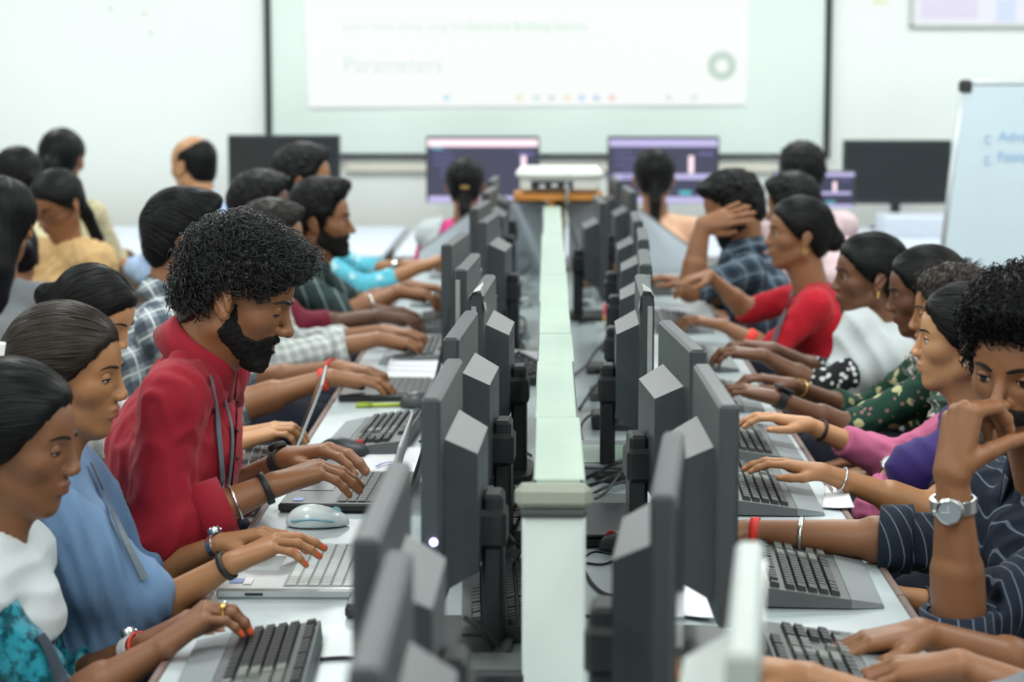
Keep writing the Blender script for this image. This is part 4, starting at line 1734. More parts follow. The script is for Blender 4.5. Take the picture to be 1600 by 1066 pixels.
def collar(sp, shirt, base, nup, nr):
    """turned-down shirt collar with points"""
    NB, f, l = sp['NB'], sp['fwd'], sp['lat']
    f2 = unit(f - nup * (f @ nup))
    l2 = np.cross(nup, f2)
    V, F = [], []
    n = 29
    for i in range(n):
        t = -1 + 2 * i / (n - 1)
        a = t * rad(168)
        d = -f2 * math.cos(a) + l2 * math.sin(a)
        fr = abs(t) ** 3
        ctr = NB + nup * (-0.005) + f2 * 0.008
        hi = 0.056 - 0.020 * fr
        lo = 0.004 - 0.062 * fr
        prof = [(nr + 0.004, hi - 0.012), (nr + 0.007, hi), (nr + 0.014, hi - 0.004), (nr + 0.034 + 0.014 * fr, lo), (nr + 0.030 + 0.014 * fr, lo + 0.001), (nr + 0.008, hi - 0.014)]
        for r_, h in prof:
            V.append(ctr + d * np.array(r_) + nup * h)
    for i in range(n - 1):
        for q in range(5):
            F.append((i * 6 + q, (i + 1) * 6 + q, (i + 1) * 6 + q + 1, i * 6 + q + 1))
    F += [tuple(range(6)), tuple(range((n - 1) * 6, n * 6))[::-1]]
    return link('collar', mesh_np('collar', np.array(V) - base, F, [sp['shirt']] if not isinstance(sp['shirt'], list) else sp['shirt'], True), shirt)


def legs(sp, root, base, fwd, lat):
    """thighs along the seat, shins down to the floor, shoes"""
    HP = sp['HP']
    mb = MB()
    for sgn in (-1, 1):
        sb = MB()
        h = HP + lat * sgn * 0.085 + np.array((0, 0, -0.01))
        kn = h + fwd * 0.38 + lat * sgn * 0.03 + np.array((0, 0, -0.02))
        an = np.array((kn[0], kn[1], 0.10)) - fwd * 0.02
        pts = spline([h - fwd * 0.06, h + fwd * 0.12, h + fwd * 0.3, kn + fwd * 0.03 - np.array((0, 0, 0.03)), (kn + an) / 2, an], 16)
        mb.tube(pts - base, np.interp(np.linspace(0, 1, 16), [0, 0.3, 0.5, 0.75, 1], [0.085, 0.085, 0.066, 0.06, 0.05]), 12)
        foot = spline([an + np.array((0, 0, -0.02)) - fwd * 0.05, an + fwd * 0.03 - np.array((0, 0, 0.05)), an + fwd * 0.11 - np.array((0, 0, 0.064)), an + fwd * 0.18 - np.array((0, 0, 0.068))], 8)
        sb.tube(foot - base, [0.034, 0.042, 0.042, 0.040, 0.038, 0.036, 0.033, 0.022], 10)
        link('shoe', sb.mesh('shoe', SHOE, True), root)
    mb.tube([HP - base - lat * 0.10, HP - base, HP - base + lat * 0.10], [0.09, 0.1, 0.09], 12)
    link('trousers', mb.mesh('trousers', TROUSERS[sp.get('trouser', 0)], True), root)


def ray_hit(s, pix, Y0, off=0.004):
    """points where rays through pixels meet a surface, starting a little before distance Y0"""
    D = np.array([ray(*p) for p in pix])
    D = D / np.linalg.norm(D, axis=1, keepdims=True)
    t = np.full(len(D), Y0 / D[:, 1].mean() - 0.45)
    for _ in range(60):
        t = t + np.clip(s.eval(CAM + D * t[:, None]) - off, -0.02, 0.05) * 0.8
    q = CAM + D * t[:, None]
    return q, s.grad(q, 0.006)


def strap(sp, pix, name, mat, w=0.012, th=0.0015, off=0.005, sdf=None):
    """a strap laid over the clothes along a line of pixels"""
    pp = spline([(a, b, 0) for a, b in pix], 28)[:, :2]
    q, g = ray_hit(sdf or sp['_shirt_sdf'], pp, sp['Y'], off)
    V, F = band_mesh(q, g, w, th)
    return link(name, mesh_np(name, np.array(V) - sp['_base'], F, [mat], False), sp['_root'])


def earring(sp, side, kind='stud', mat=GOLD):
    W, R = sp['_headW'], sp['_R']
    p = W(np.array([(-0.008, side * 0.081, -0.036)]))[0]
    mb = MB()
    if kind == 'stud':
        mb.lathe([(0.0, -0.004), (0.0042, -0.002), (0.0042, 0.002), (0.0, 0.004)], 10, p - sp['_base'])
        mb.lathe([(0.0, -0.016), (0.003, -0.013), (0.0035, -0.008), (0.0015, -0.003), (0.0, -0.002)], 10, p - sp['_base'])
    elif kind == 'flower':
        for i in range(5):
            a = i * 1.2566
            q = p + R @ np.array((0.005 * math.cos(a), side * 0.003, 0.005 * math.sin(a)))
            mb.lathe([(0.0, -0.0028), (0.003, 0), (0.0, 0.0028)], 8, q - sp['_base'])
    else:
        pts = [p + R @ np.array((0.008 * math.cos(a), side * 0.002, 0.008 * math.sin(a) - 0.008)) for a in np.linspace(0, 6.28, 16)]
        mb.tube(np.array(pts) - sp['_base'], 0.0016, 6)
    return link('earring', mb.mesh('earring', mat, True), sp['_root'])
# ------------------------------------------------------------------ the two long worktops and the middle divider
def desk_mat():
    t = NT('white_laminate')
    n = t.noise(3, 4)
    n2 = t.noise(40, 3)
    c = t.mix(n, rgb(176, 189, 194), rgb(190, 201, 204))
    c = t.mix(t.math('MULTIPLY', t.ramp(n2, [(0.55, (0, 0, 0, 1)), (0.8, (1, 1, 1, 1))]), 0.25), c, rgb(156, 165, 168))
    t.set(c, 0.30, 0, 0.5)
    return t.m


DESK = desk_mat()
EDGE = plain('worn_wood_edge', rgb(118, 98, 92), 0.6, vary=0.25, scale=30, bump=0.2)
PANEL = plain('desk_side_panel', rgb(150, 146, 140), 0.6)
XL = (PZ(412, 808, 0.75)[0] + PZ(520, 626, 0.75)[0]) / 2
XR = (PZ(1236, 672, 0.75)[0] + PZ(1412, 954, 0.75)[0]) / 2
XC = 0.028
DY0, DY1 = 1.35, 9.35
print('DESK EDGES', XL, XR)
for nm, xa, xb, lb in (('left', XL, XC - 0.0005, 'long white worktop with worn wooden edge, students on its left'), ('right', XC + 0.0005, XR, 'long white worktop with worn wooden edge, students on its right')):
    e = empty('computer_desk', ((xa + xb) / 2, (DY0 + DY1) / 2, 0), 0, lb, 'desk', 'computer worktops')
    w = xb - xa
    MB().box((0, 0, TABLE_Z - 0.0125), (w, DY1 - DY0, 0.025), 0.002).obj('worktop', DESK, e)
    sx = -1 if nm == 'left' else 1
    n = 7
    L = (DY1 - DY0) / n
    for k in range(n):
        MB().box((sx * (w / 2 + 0.006), -(DY1 - DY0) / 2 + L * (k + 0.5), TABLE_Z - 0.014), (0.014, L - 0.004, 0.034), 0.003).obj('edge_strip', EDGE, e)
    for k in range(n + 1):
        yy = -(DY1 - DY0) / 2 + (DY1 - DY0 - 0.04) * k / n + 0.02
        MB().box((-sx * (w / 2 - 0.10), yy, 0.3625), (0.18, 0.022, 0.725), 0.002).obj('support_panel', PANEL, e)
    MB().box((-sx * (w / 2 - 0.06), 0, 0.45), (0.02, DY1 - DY0 - 0.05, 0.5), 0.002).obj('modesty_panel', PANEL, e)

# divider: upright board with a paper-covered cap in short lengths
DIV_Z = PZ(866, 745, 1.0)[2]


def div_mat():
    t = NT('divider_cap_paper')
    n = t.noise(8, 4)
    sv = t.n('VectorMath', operation='MULTIPLY')
    t.l(t.coord(), sv.inputs[0])
    sv.inputs[1].default_value = (4, 55, 4)
    n2 = t.noise(1.0, 3, sv.outputs[0])
    c = t.mix(n, rgb(160, 181, 167), rgb(176, 194, 181))
    c = t.mix(t.math('MULTIPLY', t.ramp(n2, [(0.6, (0, 0, 0, 1)), (0.75, (1, 1, 1, 1))]), 0.3), c, rgb(130, 146, 136))
    t.set(c, 0.5)
    t.bump(n2, 0.25, 0.002)
    return t.m


CAP = div_mat()
SIDE = plain('divider_side', rgb(196, 206, 204), 0.28, vary=0.03, scale=5)
EDGE_SHADE = plain('divider_edge_shade', rgb(60, 66, 66), 0.6)  # dark colour standing in for the narrow shadow at the divider edges
ZT = TABLE_Z + 0.295
DYN = 3500 * (1.63 - ZT) / (745 - 95)
DYN = 3.11
xdl, xdr = PZ(838, 560, ZT)[0], PZ(898, 560, ZT)[0]
print('DIVIDER', xdl, xdr, ZT, proj((xdl, DYN, ZT)), proj((xdr, DYN, ZT)))
XD, WD = (xdl + xdr) / 2, 0.070
dv = empty('desk_divider', (XD, (DYN + DY1) / 2, TABLE_Z), 0, 'long low divider with pale green paper cap running down the middle of the desks', 'divider')
dl = DY1 - DYN
MB().box((0, 0, (ZT - TABLE_Z - 0.02) / 2), (WD - 0.012, dl, ZT - TABLE_Z - 0.02), 0.002).obj('board', SIDE, dv)
for sx in (-1, 1):
    MB().box((sx * (WD / 2 - 0.002), 0, ZT - TABLE_Z - 0.0125), (0.004, dl, 0.022)).obj('edge_band', EDGE_SHADE, dv)  # painted shade: dark strip for the narrow shadow below the cap
cuts = [0, 0.55, 1.25, 1.7, 2.35, 3.05, 3.7, 4.5, 5.3, dl]
rng = np.random.default_rng(4)
for k in range(len(cuts) - 1):
    y0, y1 = cuts[k] - dl / 2, cuts[k + 1] - dl / 2
    MB().box((rng.uniform(-0.002, 0.002), (y0 + y1) / 2, ZT - TABLE_Z - 0.006 + rng.uniform(-0.001, 0.0015)), (WD + rng.uniform(-0.003, 0.003), y1 - y0 - 0.0025, 0.012), 0.002).obj('cap_length', CAP, dv)
# near end: folded cap lip and glossy end sheet
MB().box((-0.007, -dl / 2 - 0.012, ZT - TABLE_Z - 0.022), (0.108, 0.030, 0.036), 0.010).obj('end_cap', plain('end_cap_paper', rgb(146, 151, 139), 0.5), dv)
MB().box((-0.007, -dl / 2 - 0.012, ZT - TABLE_Z - 0.045), (0.094, 0.026, 0.012), 0.004).obj('end_cap_shadow_gap', EDGE_SHADE, dv)  # solid dark strip in place of the shade under the cap lip
MB().box((-0.006, -dl / 2 - 0.010, (ZT - TABLE_Z - 0.05) / 2), (0.090, 0.018, ZT - TABLE_Z - 0.052), 0.004).obj('end_sheet', plain('glossy_sheet', rgb(214, 222, 218), 0.16, vary=0.03, scale=4), dv)

# projector on a wooden shelf over the far end
ys = 9.25
sz = P(870, 305, ys)[2]
a, b = P(803, 305, ys)[0], P(941, 305, ys)[0]
sh = empty('projector_shelf', ((a + b) / 2, ys, TABLE_Z), 0, 'small orange wooden shelf carrying the projector at the far end of the divider', 'shelf')
WOODO = plain('orange_wood', rgb(190, 124, 52), 0.5, vary=0.15, scale=25)
ho = sz - TABLE_Z
MB().box((0, 0, ho), (b - a, 0.34, 0.026), 0.003).obj('shelf_board', WOODO, sh)
MB().box((-0.03, -0.14, ho - 0.05), (0.028, 0.03, 0.09), 0.003).obj('bracket', WOODO, sh)
MB().box((0, 0.02, (ho - 0.013) / 2), (0.06, 0.05, ho - 0.013), 0.003).obj('post', WOODO, sh)
pj = empty('projector', ((a + b) / 2 + 0.005, ys, sz + 0.013), 0, 'white projector standing on the wooden shelf at the far end of the desks', 'projector')
PJW = plain('projector_white', rgb(232, 238, 234), 0.3, vary=0.02)
hp_ = P(870, 262, ys)[2] - sz
MB().box((0, 0, 0.034), (0.325, 0.27, 0.052), 0.012).obj('lower_case', plain('projector_grey', rgb(206, 210, 206), 0.4), pj)
auto_smooth(MB().box((0, 0, hp_ - 0.035), (0.358, 0.30, 0.052), 0.024).obj('upper_case', PJW, pj), 50)
MB().box((-0.03, -0.137, 0.034), (0.17, 0.006, 0.036), 0.002).obj('connector_panel', plain('projector_black', rgb(30, 30, 32), 0.5), pj)
for k, (dx, dz) in enumerate(((-0.07, 0.03), (-0.02, 0.034), (0.03, 0.03))):
    MB().box((dx, -0.142, dz), (0.024, 0.010, 0.014), 0.002).obj('plug', plain('plug_white', rgb(200, 205, 205), 0.4), pj)
for sx in (-1, 1):
    for sy in (-1, 1):
        MB().lathe([(0.012, 0), (0.012, 0.012)], 10, (sx * 0.13, sy * 0.10, 0)).obj('foot', MATS['projector_black'], pj)

# boards at the far end of the desks
ENDB = plain('end_board_white', rgb(204, 214, 224), 0.4, vary=0.03, scale=4)
ENDE = plain('end_board_edge', rgb(120, 118, 114), 0.5)
yy = DY1 + 0.03


def end_board(name, pts, label):
    W3 = [P(px_, py_, yy) for px_, py_ in pts]
    o0 = np.array((np.mean([w[0] for w in W3]), yy, TABLE_Z - 0.1))
    e = empty(name, o0, 0, label, 'board')
    poly = [(w[0] - o0[0], w[2] - o0[2]) for w in W3]
    MB().prism(poly, -0.008, 0.008, 1).obj('panel', ENDB, e)
    top = np.array([(poly[0][0], 0, poly[0][1]), (poly[1][0], 0, poly[1][1])])
    MB().tube(top, 0.009, 6).obj('top_edge', ENDE, e)
    return e


end_board('end_board', [(655, 393), (752, 322), (752, 470), (655, 470)], 'white end board with sloping top edge, left far end of the desks')
end_board('end_board', [(985, 318), (1085, 392), (1085, 470), (985, 470)], 'white end board with sloping top edge, right far end of the desks')
end_board('end_board', [(792, 316), (852, 316), (852, 430), (792, 430)], 'upright white board left of the divider under the projector')
end_board('end_board', [(888, 316), (932, 316), (932, 430), (888, 430)], 'upright white board right of the divider under the projector')
# ------------------------------------------------------------------ desktop monitors along the divider
FILM = plain('protective_film', rgb(150, 157, 154), 0.35, vary=0.1, scale=60)
GLASS = plain('monitor_glass', rgb(20, 22, 26), 0.12)
NECKM = plain('monitor_stand', rgb(34, 37, 40), 0.4, vary=0.05, scale=300)
MTOP = 0.41


def monitor_proto(w=0.43, h=0.315):
    """screen faces -x, deep rear housing toward +x; y is the width; base on z = 0"""
    e = empty('monitor', (0, 0, 0))
    zc = MTOP - h / 2
    auto_smooth(MB().box((0, 0, zc), (0.028, w, h), 0.005).obj('panel', MON_DARK, e), 20)
    MB().box((-0.0145, 0, zc + 0.006), (0.002, w - 0.03, h - 0.045)).obj('screen', GLASS, e)
    b = MB()
    y0, y1 = w / 2 - 0.075, w / 2 - 0.095
    zt, zt2, zb, zb2 = MTOP - 0.07, MTOP - 0.095, MTOP - h + 0.02, MTOP - h + 0.045
    x0, x1 = 0.012, 0.060
    b.hexa([(x0, -y0, zb), (x1, -y1, zb2), (x1, y1, zb2), (x0, y0, zb), (x0, -y0, zt), (x1, -y1, zt2), (x1, y1, zt2), (x0, y0, zt)])
    b.obj('rear_housing', MON_DARK, e)
    n = MB()
    n.box((0.076, 0, 0.12), (0.032, 0.070, 0.235), 0.006)
    n.obj('neck', NECKM, e)
    MB().box((0.074, 0, 0.185), (0.046, 0.086, 0.06), 0.008).obj('neck_cap', NECKM, e)
    auto_smooth(MB().prism([(0.032 + 0.074 * math.copysign(abs(math.cos(t)) ** 0.5, math.cos(t)), 0.125 * math.copysign(abs(math.sin(t)) ** 0.5, math.sin(t))) for t in np.linspace(0, 6.283, 28, endpoint=False)], 0, 0.014).obj('base', NECKM, e))
    return e


M_PROTO = monitor_proto()
_used = []
ZMT = TABLE_Z + MTOP


def put_monitor(near, far, side, label, film=0, led=None, scale=1.0, tilt=0.0, rot=None, Y=None):
    """near/far: pixels of the near and far top corners of the panel"""
    if far is not None:
        a, b = PZ(near[0], near[1], ZMT), PZ(far[0], far[1], ZMT)
        c = (a + b) / 2
        d = b - a
        ang = math.atan2(d[1], d[0]) - math.pi / 2
    else:
        a = PZ(near[0], near[1], ZMT)
        ang = rad(rot or 0)
        c = a + Rz(ang) @ np.array((0, 0.215, 0))
    ang = max(-0.2, min(0.2, ang))
    o = M_PROTO if not _used else copy_tree(M_PROTO)
    _used.append(o)
    o.location = (c[0], c[1], TABLE_Z)
    o.rotation_euler = (0, rad(tilt), ang if side < 0 else ang + math.pi)
    o.scale = (scale,) * 3 if scale != 1 else (1, 1, 1)
    tag(o, label, 'monitor', 'computer monitors in two rows')
    ny = -0.215 if side < 0 else 0.215
    if film:
        f = MB()
        f.box((-0.006, ny * 1.006, MTOP - 0.16), (0.010, 0.004, 0.27), 0.001)
        if film > 1:
            rg = np.random.default_rng(film)
            V = []
            n = 9
            for i in range(n):
                yy_ = ny * (1 - 0.35 * i / (n - 1))
                for x_, dz in ((-0.018, -0.012), (-0.008, 0.004), (0.008, 0.006 + 0.012 * rg.random()), (0.017, -0.03 - 0.02 * rg.random())):
                    V.append((x_, yy_, MTOP + dz))
            F = []
            for i in range(n - 1):
                for k in range(3):
                    F.append((i * 4 + k, i * 4 + k + 1, i * 4 + 5 + k, i * 4 + 4 + k))
            f.add(V, F)
        f.obj('protective_film', FILM, o)
    if led:
        MB().lathe([(0.0, -0.006), (0.0042, -0.0042), (0.006, 0), (0.0042, 0.0042), (0.0, 0.006)], 12, (0.004, ny * 1.012, 0.205)).obj('power_light', led, o)
    return o


VIO = emit('led_violet', (0.55, 0.5, 1.0, 1), 6)
REDL = emit('led_red', (1.0, 0.12, 0.12, 1), 4)
put_monitor((571, 1036), (622, 865), -1, 'blurred dark monitor nearest the camera in the left row')
put_monitor((574, 834), (622, 727), -1, 'dark monitor second from the camera in the left row')
put_monitor((674, 620), (708, 562), -1, 'dark monitor with violet power light, third in the left row', led=VIO)
put_monitor((705, 527), (735, 486), -1, 'dark monitor fourth from the camera in the left row')
put_monitor((745, 460), None, -1, 'dark monitor with torn film, fifth in the left row beside the open notebook', film=2, rot=-2)
put_monitor((720, 420), (742, 396), -1, 'dark monitor with pale film edge, sixth in the left row', film=1)
put_monitor((700, 380), (723, 364), -1, 'dark monitor standing farthest left, seventh in the left row')
put_monitor((751, 348), (776, 331), -1, 'dark monitor with red power light, eighth in the left row', led=REDL)
put_monitor((738, 327), (762, 312), -1, 'dark monitor ninth from the camera in the left row')
put_monitor((758, 301), None, -1, 'dark monitor tenth from the camera in the left row', rot=-3)
put_monitor((766, 283), None, -1, 'dark monitor farthest away in the left row', film=1, rot=-2)
pm = put_monitor((1160, 1012), (1172, 852), 1, 'pale grey blurred monitor nearest the camera in the right row')
PALE_MON = plain('pale_monitor_plastic', rgb(160, 168, 166), 0.4)
for ch in pm.children:
    if ch.name.split('.')[0] in ('panel', 'rear_housing'):
        ch.data = ch.data.copy()
        ch.data.materials[0] = PALE_MON
put_monitor((1034, 782), (1054, 668), 1, 'dark monitor close to the divider, second in the right row', film=0, tilt=0)
put_monitor((1141, 635), (1096, 567), 1, 'dark monitor third from the camera in the right row, left of the keyboards')
put_monitor((1097, 552), (1036, 496), 1, 'dark broad-backed monitor, fourth from the camera in the right row')
put_monitor((1012, 462), (1001, 426), 1, 'dark monitor with torn film, fifth in the right row', film=3)
put_monitor((1010, 416), (1005, 386), 1, 'dark monitor sixth from the camera in the right row', film=1)
put_monitor((1007, 378), (1002, 352), 1, 'dark monitor seventh from the camera in the right row')
put_monitor((1000, 350), (990, 326), 1, 'dark monitor eighth from the camera in the right row')
put_monitor((945, 318), (932, 304), 1, 'dark monitor set close to the divider, ninth in the right row')
put_monitor((990, 300), None, 1, 'dark monitor tenth from the camera in the right row', rot=2)
put_monitor((968, 283), None, 1, 'dark monitor farthest away in the right row', rot=2)

# ------------------------------------------------------------------ keyboards
KBODY = plain('keyboard_body', rgb(92, 97, 98), 0.5, vary=0.05, scale=200)
KBODY_D = plain('keyboard_dark_body', rgb(44, 48, 50), 0.5, vary=0.05, scale=200)
KREST = plain('keyboard_palm_rest', rgb(128, 134, 138), 0.55, vary=0.08, scale=300)
KEYM = plain('key_cap', rgb(40, 44, 47), 0.42, vary=0.08, scale=300)
KEYG = plain('key_cap_grey', rgb(112, 116, 112), 0.45, vary=0.05, scale=300)
KU = 0.0183


def key_mesh(w, m, name):
    """a sculpted key cap: sloping sides and dished top; w in key units along y"""
    if name in KEYMESH:
        return KEYMESH[name]
    hx, hy, tx, ty, hh = 0.0082, w * KU / 2 - 0.0009, 0.0062, w * KU / 2 - 0.0030, 0.0095
    b = MB()
    b.hexa([(-hx, -hy, 0), (hx, -hy, 0), (hx, hy, 0), (-hx, hy, 0), (-tx - 0.0006, -ty, hh), (tx - 0.0006, -ty, hh - 0.0008), (tx - 0.0006, ty, hh - 0.0008), (-tx - 0.0006, ty, hh)])
    KEYMESH[name] = b.mesh(name, m)
    return KEYMESH[name]


KEYMESH = {}
ROWS = [  # from the far (function) row to the space bar row: list of (start, width) in key units, x offset in units
    (-0.25, [(0, 1), (2, 1), (3, 1), (4, 1), (5, 1), (6.5, 1), (7.5, 1), (8.5, 1), (9.5, 1), (11, 1), (12, 1), (13, 1), (14, 1), (15.4, 1), (16.4, 1), (17.4, 1)]),
    (1.1, [(i, 1) for i in range(13)] + [(13, 2), (15.4, 1), (16.4, 1), (17.4, 1), (18.8, 1), (19.8, 1), (20.8, 1), (21.8, 1)]),
    (2.1, [(0, 1.5)] + [(1.5 + i, 1) for i in range(12)] + [(13.5, 1.5), (15.4, 1), (16.4, 1), (17.4, 1), (18.8, 1), (19.8, 1), (20.8, 1), (21.8, 1)]),
    (3.1, [(0, 1.75)] + [(1.75 + i, 1) for i in range(11)] + [(12.75, 2.25), (18.8, 1), (19.8, 1), (20.8, 1)]),
    (4.1, [(0, 2.25)] + [(2.25 + i, 1) for i in range(10)] + [(12.25, 2.75), (16.4, 1), (18.8, 1), (19.8, 1), (20.8, 1), (21.8, 1)]),
    (5.1, [(0, 1.25), (1.25, 1.25), (2.5, 1.25), (3.75, 6.25), (10, 1.25), (11.25, 1.25), (12.5, 1.25), (13.75, 1.25), (15.4, 1), (16.4, 1), (17.4, 1), (18.8, 2), (20.8, 1)]),
]


def make_keyboard(loc, rz, label, detail=True, rest=True, dark=False, name='keyboard'):
    """x runs toward the typist, y along the rows (to the typist's right), base on z = 0"""
    e = empty(name, loc, rz, label, 'keyboard', 'keyboards on the desks')
    x_back, x_front = -0.085, 0.052
    hb, hf = 0.034, 0.016
    wy = 0.226
    body = KBODY_D if dark else KBODY
    b = MB()
    b.hexa([(x_back, -wy, 0.004), (x_front, -wy, 0.002), (x_front, wy, 0.002), (x_back, wy, 0.004), (x_back + 0.003, -wy + 0.002, hb), (x_front, -wy + 0.002, hf), (x_front, wy - 0.002, hf), (x_back + 0.003, wy - 0.002, hb)])
    b.mi = 1
    b.box((x_back + 0.02, -wy + 0.03, 0.004), (0.015, 0.02, 0.008))
    b.obj('body', [body, KBODY_D], e)
    if rest:
        r = MB()
        r.hexa([(x_front + 0.0005, -wy, 0.002), (x_front + 0.055, -wy + 0.012, 0.001), (x_front + 0.055, wy - 0.012, 0.001), (x_front + 0.0005, wy, 0.002), (x_front + 0.0005, -wy + 0.002, hf + 0.001), (x_front + 0.053, -wy + 0.014, 0.007), (x_front + 0.053, wy - 0.014, 0.007), (x_front + 0.0005, wy - 0.002, hf + 0.001)])
        r.obj('palm_rest', KREST if not dark else KBODY_D, e)
    sl = math.atan2(hb - hf, x_front - x_back - 0.003)
    y_off = -0.211
    big = MB()
    for row, keys in ROWS:
        x = x_back + 0.020 + row * KU
        z = hb - (x - x_back - 0.003) * math.tan(sl)
        for st, w in keys:
            y = y_off + (st + w / 2) * KU
            grey = (w >= 1.5 and w < 6 and st > 12) or (st >= 15.4 and st < 18.5 and row > 1)
            if detail:
                nm = 'key_%d%s' % (round(w * 100), 'g' if grey else '')
                k = link('key', key_mesh(w, KEYG if grey and rest else KEYM, nm + ('r' if rest else '')), e, (x, y, z - 0.001))
                k.rotation_euler = (0, sl, 0)
            else:
                hh = w * KU / 2 - 0.001
                big.hexa([(x - 0.008, y - hh, z), (x + 0.008, y - hh, z - 0.001), (x + 0.008, y + hh, z - 0.001), (x - 0.008, y + hh, z), (x - 0.006, y - hh + 0.002, z + 0.008), (x + 0.006, y - hh + 0.002, z + 0.007), (x + 0.006, y + hh - 0.002, z + 0.007), (x - 0.006, y + hh - 0.002, z + 0.008)])
    if not detail:
        big.obj('keys', KEYM, e)['kind'] = 'stuff'
    return e


def kb_at(px, py, side, label, detail=True, rest=True, dark=False, turn=0.0, z=None):
    """pixel of the keyboard centre; side of the typist"""
    c = PZ(px, py, TABLE_Z + 0.02)
    return make_keyboard((c[0], c[1], TABLE_Z if z is None else z), (math.pi if side < 0 else 0) + rad(turn), label, detail, rest, dark)


kb_at(1262, 885, 1, 'grey keyboard with palm rest in front of the man in the navy striped shirt', turn=-2)
kb_at(1300, 1046, 1, 'blurred grey keyboard under the two hands at the lower right corner')
kb_at(1190, 758, 1, 'grey keyboard with palm rest under the hand with the silver bangle', turn=-1)
kb_at(1168, 684, 1, 'grey keyboard with palm rest under the pink sleeved arm')
kb_at(395, 1046, -1, 'blurred grey keyboard under the orange painted nails at the lower left', turn=2)
kb_at(590, 673, -1, 'grey keyboard on the desk left of the lime green pen', turn=-3)
kb_at(772, 932, -1, 'spare black keyboard lying between monitors and divider, nearest of two on the left', dark=True, rest=False, turn=2)
kb_at(778, 800, -1, 'spare black keyboard pushed behind the monitors, second of two on the left', dark=True, rest=False, turn=-4)
kb_at(1120, 612, 1, 'dark keyboard under the hands with the square black watch', detail=False)
kb_at(1090, 555, 1, 'dark keyboard under the hands of the woman in the white dupatta', detail=False)
kb_at(1060, 500, 1, 'dark keyboard under the hands of the woman in red', detail=False)
kb_at(1030, 445, 1, 'dark keyboard in front of the man covering his face', detail=False)
kb_at(672, 500, -1, 'dark keyboard under the hands beside the maroon sleeve', detail=False)
kb_at(690, 462, -1, 'dark keyboard in front of the bearded man with the quiff', detail=False)
kb_at(714, 420, -1, 'dark keyboard in front of the student in the cyan printed shirt', detail=False)
kb_at(655, 545, -1, 'dark keyboard under the hand with the white sleeve', detail=False)
kb_at(800, 575, -1, 'dark keyboard lying under the open notebook beside the divider', detail=False, dark=True, rest=False, turn=15)

# ------------------------------------------------------------------ laptops
ALU = plain('silver_aluminium', rgb(196, 202, 204), 0.32, 0.5, vary=0.03, scale=400)
LBLACK = plain('black_laptop', rgb(40, 42, 46), 0.4, vary=0.05, scale=300)
LKEY_S = plain('laptop_key_silver', rgb(206, 212, 212), 0.4)
LKEY_B = plain('laptop_key_black', rgb(26, 28, 31), 0.45)
LSCREEN = plain('laptop_screen', rgb(30, 34, 40), 0.15)


def laptop(loc, rz, label, body, keym, lid_deg=105, detail=True, w=0.36, d=0.245, closed=False):
    """x toward the user, hinge at the back (-x)"""
    e = empty('laptop', loc, rz, label, 'laptop', 'laptops on the desks')
    th = 0.017
    auto_smooth(MB().box((0, 0, th / 2), (d, w, th), 0.004).obj('base', body, e), 20)
    if not closed:
        MB().box((0.072, -0.01, th + 0.0004), (0.075, 0.11, 0.0012), 0.0004).obj('touchpad', plain(keym.name + '_pad', rgb(170, 176, 178) if body is ALU else rgb(52, 54, 58), 0.35), e)
        kw, n = 0.0188, int((w - 0.03) / 0.0188)
        km = MB().box((0, 0, 0.0012), (0.0158, 0.0162, 0.0026), 0.0008).mesh('laptop_key', keym)
        ks = MB().box((0, 0, 0.0012), (0.0158, 0.0162 + kw * 4, 0.0026), 0.0008).mesh('laptop_space_key', keym)
        big = MB()
        MB().box((-0.045, 0, th), (0.118, kw * n + 0.006, 0.0012)).obj('key_well', plain('key_well_' + body.name, rgb(150, 156, 156) if body is ALU else rgb(24, 25, 27), 0.5), e)
        for r in range(6):
            x = -0.094 + r * 0.0190
            c = -(n - 1) / 2
            i = 0
            while i < n:
                if r == 5 and i == 4:
                    y = (c + i + 2) * kw
                    if detail:
                        link('space_key', ks, e, (x, y, th))
                    else:
                        big.box((x, y, th + 0.0012), (0.0158, 0.0162 + kw * 4, 0.0026))
                    i += 5
                    continue
                if detail:
                    link('key', km, e, (x, (c + i) * kw, th))
                else:
                    big.box((x, (c + i) * kw, th + 0.0012), (0.0158, 0.0162, 0.0026))
                i += 1
        if not detail:
            big.obj('keys', keym, e)['kind'] = 'stuff'
    MB().tube([(-d / 2 + 0.004, -w * 0.38, th - 0.003), (-d / 2 + 0.004, w * 0.38, th - 0.003)], 0.005, 8).obj('hinge', LBLACK, e, True)
    a = rad(lid_deg) if not closed else 0.0
    R = Ry(-a)
    lo = np.array((-d / 2 + 0.002, 0, th + 0.002))
    m = MB()
    m.box(R @ np.array((d / 2, 0, 0.003)) + lo, (d, w, 0.006), 0.002, R)
    lid = m.obj('lid', body, e)
    if not closed:
        MB().box(R @ np.array((d / 2, 0, -0.0004)) + lo, (d - 0.016, w - 0.012, 0.0008), 0, R).obj('screen', LSCREEN, lid)
    return e


c = PZ(470, 893, TABLE_Z + 0.01)
silver_lap = laptop((c[0], c[1] + 0.02, TABLE_Z), math.pi, 'silver laptop with pale keys under the hands of the woman in blue', ALU, LKEY_S, 104)
MB().box((0.095, 0.125, 0.0180), (0.022, 0.03, 0.0006)).obj('sticker', plain('blue_sticker', rgb(120, 140, 190), 0.5), silver_lap)
MB().box((0.075, 0.13, 0.0180), (0.014, 0.045, 0.0006)).obj('sticker', WHITE_TRIM, silver_lap)
MB().box((0.06, 0.1805, 0.008), (0.03, 0.002, 0.004)).obj('port', plain('dark_port', rgb(20, 20, 22), 0.5), silver_lap)
c = PZ(545, 772, TABLE_Z + 0.01)
red_lap = laptop((c[0] + 0.005, c[1] + 0.03, TABLE_Z + 0.002), math.pi + rad(-2), 'thick black laptop under the hands of the bearded man in red', LBLACK, LKEY_B, 108, d=0.25)
